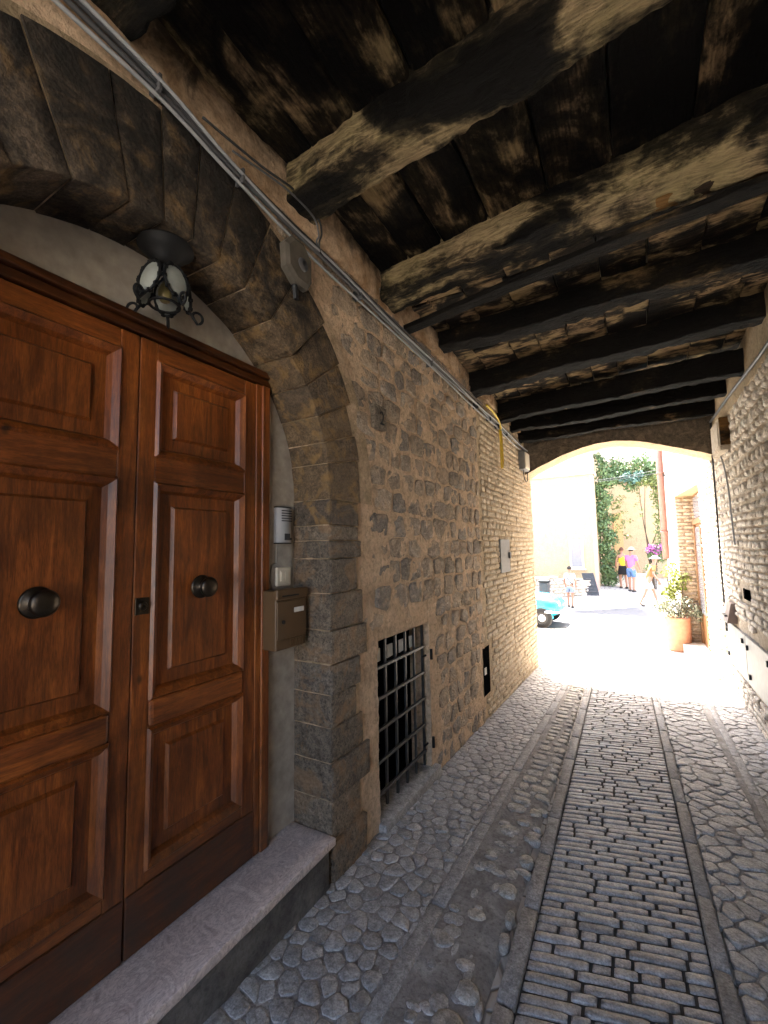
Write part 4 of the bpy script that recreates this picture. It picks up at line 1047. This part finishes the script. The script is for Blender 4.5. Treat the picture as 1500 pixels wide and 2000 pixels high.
leaves(ivy, 'top_foliage', bl, .11, M_leaf)
bl = [((-.35+i*.15, 20.9, 4.45+.1*math.sin(i*2)), (.2, .15, .22), 60) for i in range(5)]
leaves(ivy, 'bluish_foliage', bl, .10, M_leaf_b)
bl = [((.30+i*.13, 21.0, 4.25+U(-.1,.1)), (.2, .2, .22), 70) for i in range(6)]+[((.92+U(-.12,.12), 21.4, 4.1-.22*i), (.30, .2, .2), 90) for i in range(15)]+[((-.55+U(-.2,.25), 20.85, 3.6-.2*i), (.28,.1,.14), 30) for i in range(9)]+[((.15+U(-.1,.15), 21.3, 3.9-.2*i), (.1,.1,.15), 8) for i in range(6)]
leaves(ivy, 'hanging_foliage', bl, .095, leaf_mat('light_ivy_leaf', (.10,.14,.04), (.19,.22,.07)))
for (x0, y0, x1, zt) in ((-1.3, 21.15, -1.1, 4.4), (-1.15, 21.1, -1.3, 3.9), (.45, 21.6, .2, 4.3), (.55, 21.6, .85, 4.2), (.52, 21.55, .45, 4.2)):
    mb = MB(); mb.tube(catmull([(x0, y0, T(x0, y0)-.05), (x0+.12*U(-1,1), y0, 1.2), ((x0+x1)/2+.15*U(-1,1), y0, 2.5), (x1, y0, zt)], 5), [.03-.02*i/15 for i in range(16)], 6); mb.build('stem', M_bark, ivy, smooth=True)
bo = thing('bougainvillea', (.5, 21.3, 0), 'bougainvillea bush with magenta flowers at the end of the lane', 'shrub')
leaves(bo, 'blossom', [((.42+.12*i, 21.1+U(-.1,.1), 1.42+.10*math.sin(i*2)), (.17, .15, .17), 60) for i in range(5)], .085, M_flower)
leaves(bo, 'foliage', [((.45+.11*i, 21.2, 1.25+.2*math.sin(i)), (.18, .18, .26), 60) for i in range(5)]+[((.45,21.2,.55), (.3,.2,.35), 140)], .09, M_leaf)
for i in range(3):
    mb = MB(); mb.tube(catmull([(.5+.04*i, 21.25, T(.5,21.2)-.05), (.45+.09*i, 21.25, .6), (.35+.2*i, 21.2, 1.3)], 4), .02, 6); mb.build('stem', M_bark, bo)
# ---- slatted white pallet and planter near it
fp = thing('slatted_crate', (.1, 21.0, -.1), 'white slatted wooden crate beside the bougainvillea', 'crate')
for i in range(5):
    mb = MB(); zz = T(.1,20.9)+.10+.13*i; mb.box((-.10, 20.85, zz), (.28, 20.88, zz+.085), .004); mb.build('slat', M_limew, fp)
for x in (-.10, .25):
    mb = MB(); mb.box((x, 20.882, T(.1,20.9)-.02), (x+.035, 20.91, T(.1,20.9)+.78)); mb.build('post', M_limew, fp)
sg = thing('blackboard_sign', (-1.60, 18.55, -.3), 'dark chalkboard sign leaning back against the rubble foot wall', 'sign')
zg = T(-1.6, 18.5)+.03
mb = MB(); V = [(-1.74,18.40,zg),(-1.34,18.62,zg),(-1.54,18.78,zg+.86),(-1.92,18.58,zg+.86)]; mb.add(V+[(x+.02,y-.03,z) for x, y, z in V], [(0,1,2,3),(7,6,5,4),(0,4,5,1),(1,5,6,2),(2,6,7,3),(3,7,4,0)]); mb.build('board', plain('slate_board', (.045,.05,.055), .7, .3, var=.5), sg)
cl = MB()
for i in range(5):
    t0 = .2+.14*i; a = Vector(V[0]).lerp(Vector(V[3]), t0)+Vector((.027,-.040,0)); b = Vector(V[1]).lerp(Vector(V[2]), t0)+Vector((.027,-.040,0)); p0 = a.lerp(b, .2); p1 = a.lerp(b, U(.5,.8)); cl.tube([p0, p1], .012, 5)
cl.build('chalk_scrawl', M_pipe, sg)
bn = thing('street_bin', (-2.75, 15.55, -.5), 'dark upright street bin behind the blue car', 'bin')
mb = MB(); mb.box((-2.93, 15.40, -.50), (-2.62, 15.70, .42), .03); mb.build('bin_body', M_grey_d, bn)
mb = MB(); mb.box((-2.95, 15.38, .42), (-2.60, 15.72, .50), .03); mb.build('lid', M_black, bn)

# ---- terracotta pot with plants
PT = Vector((.60, 10.25, T(.60, 10.25)))
pot = thing('terracotta_pot', PT, 'large terracotta pot standing by the white step of the house', 'pot')
mb = MB(); mb.lathe([(0,-.01),(.195,-.01),(.20,.02),(.212,.56),(.222,.58),(.222,.62),(.205,.625),(.20,.60),(.0,.59)], PT, (0,0,1), 32); mb.build('pot_body', M_terra, pot, smooth=True)
mb = MB(); mb.lathe([(0,.60),(.202,.59)], PT, (0,0,1), 24); mb.build('soil', M_joint, pot)
sh = thing('potted_shrub', PT+Vector((0,0,.6)), 'grey-green leafy shrub spilling over the terracotta pot rim', 'shrub')
bl = [((PT.x-.30+.11*i+U(-.03,.03), PT.y-.10+U(-.1,.1), PT.z+.78+.13*math.sin(i*1.9)), (.15,.15,.13), 95) for i in range(7)]+[((PT.x-.1, PT.y, PT.z+.82), (.3,.22,.16), 200)]
leaves(sh, 'foliage', bl, .048, M_leaf_s)
for i in range(5):
    mb = MB(); a = i*1.3; mb.tube([(PT.x+.05*math.cos(a), PT.y+.05*math.sin(a), PT.z+.58), (PT.x+.28*math.cos(a)-.05, PT.y+.2*math.sin(a), PT.z+.86)], .008, 5); mb.build('stem', M_bark, sh)
yp = thing('yellow_green_plant', PT+Vector((.05,.1,.6)), 'bright yellow-green leafy plant rising from the back of the terracotta pot', 'plant')
leaves(yp, 'foliage', [((PT.x-.02+U(-.14,.2), PT.y+.12+U(-.08,.08), PT.z+1.0+.09*i), (.16,.13,.12), 50) for i in range(7)], .075, M_leaf_y)
for i in range(4):
    mb = MB(); mb.tube([(PT.x+.03*i-.03, PT.y+.12, PT.z+.58), (PT.x-.12+.09*i, PT.y+.12, PT.z+1.4)], .007, 5); mb.build('stem', M_bark, yp)

# ---- blue car, nose pointing right across the street
CW = Vector((-2.17, 12.2, 0)); CZ = T(-2.2, 12.2)
car = thing('blue_car', (CW.x-.9, CW.y+.65, CZ), 'small vintage turquoise car with white hubcaps parked outside the archway', 'car')
M_blue = plain('turquoise_paint', (.02,.32,.45), .22, .5, var=.04, bstr=.02); M_tyre = plain('tyre_rubber', (.02,.02,.02), .8, .2); M_chrome = plain('chrome', (.75,.75,.76), .18, .5, .95, var=.05, bstr=.02); M_hub = plain('white_hub_paint', (.72,.72,.70), .35, .4)
# x measured from the nose towards the tail (negative world x)
st = [(0.0,.50,.42,.58),(.04,.62,.33,.66),(.15,.68,.27,.735),(.45,.705,.25,.79),(.95,.715,.24,.83),(1.2,.72,.24,.86),(2.2,.72,.24,.86),(2.7,.71,.25,.82),(3.1,.67,.28,.74),(3.2,.58,.36,.62)]
nose = CW.x+.34; cyc = CW.y+.60
def hull(stns, mat, name, nseg=20, exps=4.0):
    V = []; Fc = []
    for (d, hw, zb, zt) in stns:
        for k in range(nseg):
            a = 2*math.pi*(k+.5)/nseg; ca, sa = math.cos(a), math.sin(a)
            yy = hw*math.copysign(abs(ca)**(2/exps), ca); zz = (zb+zt)/2+(zt-zb)/2*math.copysign(abs(sa)**(2/exps), sa)
            V.append((nose-d, cyc+yy, CZ+zz))
    for i in range(len(stns)-1):
        for k in range(nseg): Fc.append((i*nseg+k, i*nseg+(k+1)%nseg, (i+1)*nseg+(k+1)%nseg, (i+1)*nseg+k))
    Fc.append(tuple(range(nseg))[::-1]); e = (len(stns)-1)*nseg; Fc.append(tuple(e+k for k in range(nseg)))
    return meshobj(name, V, Fc, mat, car)
body = hull(st, M_blue, 'body')
hull([(.95,.55,.80,.84),(1.05,.56,.78,.95),(1.35,.54,.78,1.25),(1.6,.53,.78,1.33),(2.2,.53,.78,1.33),(2.55,.53,.78,1.2),(2.85,.54,.78,.86)], M_blue, 'cabin', 20, 5)
for sgn in (-1, 1):
    mb = MB(); mb.add([(nose-1.25, cyc+sgn*.565, CZ+.90), (nose-1.9, cyc+sgn*.565, CZ+.90), (nose-1.9, cyc+sgn*.545, CZ+1.24), (nose-1.42, cyc+sgn*.545, CZ+1.22)]+[(nose-1.25, cyc+sgn*.50, CZ+.90), (nose-1.9, cyc+sgn*.50, CZ+.90), (nose-1.9, cyc+sgn*.50, CZ+1.24), (nose-1.42, cyc+sgn*.50, CZ+1.22)], [(0,1,2,3),(7,6,5,4),(0,4,5,1),(1,5,6,2),(2,6,7,3),(3,7,4,0)]); mb.build('side_window', M_glass, car)
    for dx in (.43, 2.45):
        wc = (nose-dx, cyc+sgn*.665, CZ+.235)
        mb = MB(); mb.lathe([(.150,-.065),(.215,-.065),(.233,-.045),(.235,.0),(.233,.045),(.215,.065),(.150,.06)], wc, (0,sgn,0), 28); ty = mb.build('wheel', M_tyre, car, smooth=True)
        mb = MB(); mb.lathe([(.152,.055),(.150,.045),(.10,.040),(.085,.060),(.05,.072),(0,.075)], wc, (0,sgn,0), 24); mb.build('hubcap', M_hub, ty, smooth=True)
        mb = MB(); ar = [(wc[0]+.275*math.cos(a), cyc+sgn*.70, wc[2]+.275*math.sin(a)) for a in [math.pi*i/14 for i in range(15)]]; mb.tube(ar, .016, 6); mb.build('wheel_arch', M_blue, car, smooth=True)
        mb = MB(); mb.lathe([(0,.716),(.262,.716),(.262,.60)], (wc[0], cyc+0, wc[2]), (0,sgn,0), 24); mb.build('wheel_well', M_black, car)
    mb = MB(); mb.lathe([(.075,.0),(.08,.03),(.06,.05),(0,.06)], (nose-.06, cyc+sgn*.47, CZ+.58), (1,0,0), 18); mb.build('headlight', M_hub, car, smooth=True)
mb = MB(); mb.tube(catmull([(nose-.35, cyc-.74, CZ+.40), (nose-.04, cyc-.70, CZ+.40), (nose+.05, cyc-.3, CZ+.40), (nose+.05, cyc+.3, CZ+.40), (nose-.04, cyc+.70, CZ+.40), (nose-.35, cyc+.74, CZ+.40)], 5), .032, 8); mb.build('bumper', M_chrome, car, smooth=True)
mb = MB(); mb.box((nose-.97, cyc-.50, CZ+.86), (nose-.95, cyc+.5, CZ+.87)); mb.build('wiper_strip', M_black, car)

# ---- people
M_skin = plain('skin', (.38,.20,.13), .6, .3, var=.08); M_hair = plain('dark_hair', (.025,.018,.014), .6, .3); M_straw = plain('straw_hat', (.55,.50,.38), .8, .2); M_whitec = plain('white_cloth', (.52,.52,.52), .9, .1); M_pale = plain('pale_blue_cloth', (.26,.31,.44), .9, .1)
M_pink = plain('pink_cloth', (.52,.17,.36), .9, .1); M_blues = plain('blue_cloth', (.12,.20,.36), .9, .1); M_orange = plain('orange_cloth', (.62,.20,.08), .9, .1); M_dk = plain('black_cloth', (.02,.02,.022), .9, .1); M_yel = plain('yellow_cloth', (.70,.55,.05), .9, .1); M_shoe = plain('dark_shoe', (.05,.045,.04), .7, .2)
def skinmesh(name, V, E, R, mat, parent, xf, root=0):
    me = bpy.data.meshes.new(name); base = WLOC[parent.name]
    me.from_pydata([tuple(xf(v)-base) for v in V], E, []); me.materials.append(mat)
    o = bpy.data.objects.new(name, me); link(o, parent, base)
    md = o.modifiers.new('skin', 'SKIN'); md.use_smooth_shade = True
    for i, r in enumerate(R):
        d = me.skin_vertices[0].data[i]; r = r if isinstance(r, tuple) else (r, r); d.radius = (r[0]*xf.s, r[1]*xf.s); d.use_root = (i == root)
    sb = o.modifiers.new('sub', 'SUBSURF'); sb.levels = 1; sb.render_levels = 1
    return o
class XF:
    def __init__(s, loc, ang, sc): s.l = Vector(loc); s.c = math.cos(ang); s.n = math.sin(ang); s.s = sc
    def __call__(s, v): return s.l + Vector((v[0]*s.c-v[1]*s.n, v[0]*s.n+v[1]*s.c, v[2]))*s.s
def person(label, xy, ang, h, shirt, shorts, legs=(.18,-.16), arms=((.10,.05),(-.05,.0)), lean=0.0, hat=None, hair=M_hair, sleeve=True, shorts_len=.55, skirt=False, bag=None):
    """local frame: facing +y, z up, standing height 1.75"""
    x, y = xy; g = T(x, y)+.05 if y > 17.8+.98*x else T(x, y); xf = XF((x, y, g), ang, h/1.75)
    o = thing('person', (x, y, g), label, 'person')
    L = lean
    V = [(0,0,.95),(0,.02+L*.25,1.12),(0,.03+L*.75,1.34),(0,.02+L*1.0,1.47),(0,.04+L*1.15,1.55),(0,.06+L*1.3,1.66),(0,.05+L*1.35,1.73)]
    R = [(.125,.10),(.125,.095),(.15,.105),(.075,.07),(.055,.055),(.078,.092),(.055,.065)]
    E = [(i, i+1) for i in range(6)]
    for sgn, st_ in ((-1, legs[0]), (1, legs[1])):
        b = len(V); V += [(sgn*.095, 0, .88), (sgn*.10, st_*.55+.03, .50), (sgn*.10, st_-.02, .09), (sgn*.105, st_+.10, .035)]; R += [.085, .058, .040, (.04,.03)]
        E += [(0, b), (b, b+1), (b+1, b+2), (b+2, b+3)]
    for sgn, (el, ha) in ((-1, arms[0]), (1, arms[1])):
        b = len(V); V += [(sgn*.175, L*.95+.01, 1.42), (sgn*.24, L*.7+el, 1.16), (sgn*.235, L*.6+ha+.06, .93), (sgn*.225, L*.55+ha+.10, .84)]; R += [.055, .042, .030, (.035,.02)]
        E += [(2, b), (b, b+1), (b+1, b+2), (b+2, b+3)]
    skinmesh('body', V, E, R, M_skin, o, xf)
    # five fingers on each hand
    for hi in (18, 22):
        p = Vector(V[hi])
        mb = MB()
        for k in range(5):
            q = p + Vector((.0, (k-2)*.016, 0)); mb.tube([xf(q), xf(q+Vector((0,.006*(k-2),-.045))), xf(q+Vector((0,.012,-.085 if k in (1,2,3) else -.065)))], .008*xf.s, 5)
        mb.build('finger_set', M_skin, o)
    # shirt
    k = 1.18
    SV = [V[0], V[1], V[2], (0, .02+L*.93, 1.44)]; SR = [(.15,.125),(.15,.12),(.175,.13),(.09,.085)]; SE = [(0,1),(1,2),(2,3)]
    SV[0] = (0, .0, .90)
    for hi in (15, 19):
        if sleeve:
            b = len(SV); a_, e_ = Vector(V[hi]), Vector(V[hi+1]); SV += [tuple(a_), tuple(a_.lerp(e_, .75))]; SR += [.072, .066]; SE += [(2, b), (b, b+1)]
    skinmesh('shirt', SV, SE, SR, shirt, o, xf)
    if skirt:
        mb = MB(); n = 16; rings = []
        for (z, rr) in ((.98,.15),(.80,.19),(.60,.21)):
            rings.append([xf((rr*math.cos(2*math.pi*i/n), rr*.85*math.sin(2*math.pi*i/n), z)) for i in range(n)])
        vv = [p for r in rings for p in r]; mb.add(vv, [(j*n+i, j*n+(i+1)%n, (j+1)*n+(i+1)%n, (j+1)*n+i) for j in range(2) for i in range(n)]); mb.build('skirt', shorts, o, smooth=True)
    else:
        HV = [(0,0,.98),(0,0,.88)]; HR = [(.15,.125),(.14,.12)]; HE = [(0,1)]
        for b0 in (7, 11):
            b = len(HV); a_, e_ = Vector(V[b0]), Vector(V[b0+1]); HV += [tuple(a_+Vector((0,0,-.02))), tuple(a_.lerp(e_, shorts_len/.55*.85))]; HR += [.105, .092]; HE += [(1, b), (b, b+1)]
        skinmesh('shorts', HV, HE, HR, shorts, o, xf)
    hc = Vector((0, .055+L*1.3, 1.675))
    def ell(c, r, zmin=-1.0):
        mb = MB(); n, mm = 14, 8; vv = []
        for j in range(mm+1):
            ph = math.pi/2-(math.pi/2-math.asin(zmin))*j/mm
            for i in range(n):
                a = 2*math.pi*i/n; vv.append(xf((c[0]+r[0]*math.cos(ph)*math.cos(a), c[1]+r[1]*math.cos(ph)*math.sin(a), c[2]+r[2]*math.sin(ph))))
        mb.add(vv, [(j*n+i, (j+1)*n+i, (j+1)*n+(i+1)%n, j*n+(i+1)%n) for j in range(mm) for i in range(n)]); return mb
    if hair: ell(hc+Vector((0,-.018,.008)), (.090,.105,.115), -.35).build('hair', hair, o, smooth=True)
    ns = MB(); ns.tube([xf(hc+Vector((0,.085,.01))), xf(hc+Vector((0,.112,-.025)))], .012*xf.s, 6); ns.build('nose', M_skin, o)
    for sx in (-1, 1):
        ns = MB(); ns.tube([xf(hc+Vector((sx*.082,0,-.02))), xf(hc+Vector((sx*.092,-.005,.02)))], .014*xf.s, 6); ns.build('ear', M_skin, o)
        ns = MB(); c_ = xf(hc+Vector((sx*.032,.088,.012))); ns.lathe([(0,.004),(.010,.002),(.012,-.004)], c_, tuple((xf((0,1,0))-xf((0,0,0))).normalized()), 8); ns.build('eye', M_dk, o)
    if hat:
        mb = ell(hc+Vector((0,0,.045)), (.10,.112,.095), 0.0); n = 20
        b = [xf(hc+Vector((.095*math.cos(2*math.pi*i/n), .107*math.sin(2*math.pi*i/n), .050))) for i in range(n)]+[xf(hc+Vector((.19*math.cos(2*math.pi*i/n), .20*math.sin(2*math.pi*i/n), .030))) for i in range(n)]
        mb.add(b, [(i, (i+1)%n, n+(i+1)%n, n+i) for i in range(n)]); mb.build('hat', hat, o, smooth=True)
    for b0 in (9, 13):
        p = Vector(V[b0]); mb = MB(); q = [(-.045,-.075,.0),(.045,-.075,.0),(.05,.10,.0),(.03,.17,.0),(-.03,.17,.0),(-.05,.10,.0)]
        lo = [xf((p.x+a, p.y+b, .0)) for a, b, c in q]; hi_ = [xf((p.x+a*.8, p.y+b*.9, .075 if b < .05 else .045)) for a, b, c in q]
        mb.add(lo+hi_, [tuple(range(5,-1,-1)), tuple(range(6, 12))]+[(i, (i+1)%6, 6+(i+1)%6, 6+i) for i in range(6)]); mb.build('shoe', M_shoe, o)
    if bag:
        mb = MB(); mb.tube([xf((-.13,-.12,1.40)), xf((.0,-.15+L*.4,1.2)), xf((.17,-.12,.98))], .014*xf.s, 6); mb.build('bag_strap', M_dk, o)
    return o
person('dark-haired child in white shirt and pale shorts with a strap across the back', (-2.05, 16.1), rad(-10), 1.36, M_whitec, M_pale, (.05,-.08), ((.04,.10),(-.02,.02)), 0.0, None, M_hair, True, .45, False, True)
person('person in pink shirt, blue shorts and straw hat standing in the lane', (-.26, 20.2), rad(-25), 1.72, M_pink, M_blues, (.06,-.06), ((.06,.14),(.05,.16)), .05, M_straw)
person('person in yellow top and black skirt beside the one in pink', (-.56, 20.75), rad(20), 1.66, M_yel, M_dk, (.05,-.05), ((.05,.08),(.02,.05)), .0, None, plain('brown_hair', (.12,.05,.03), .6, .3), False, .5, True)
person('stooping person in white and orange shirt, pale shorts and sun hat walking', (.28, 18.05), rad(-75), 1.70, M_orange, M_whitec, (.30,-.32), ((.12,.22),(-.02,.10)), .16, M_whitec, None, True, .5)
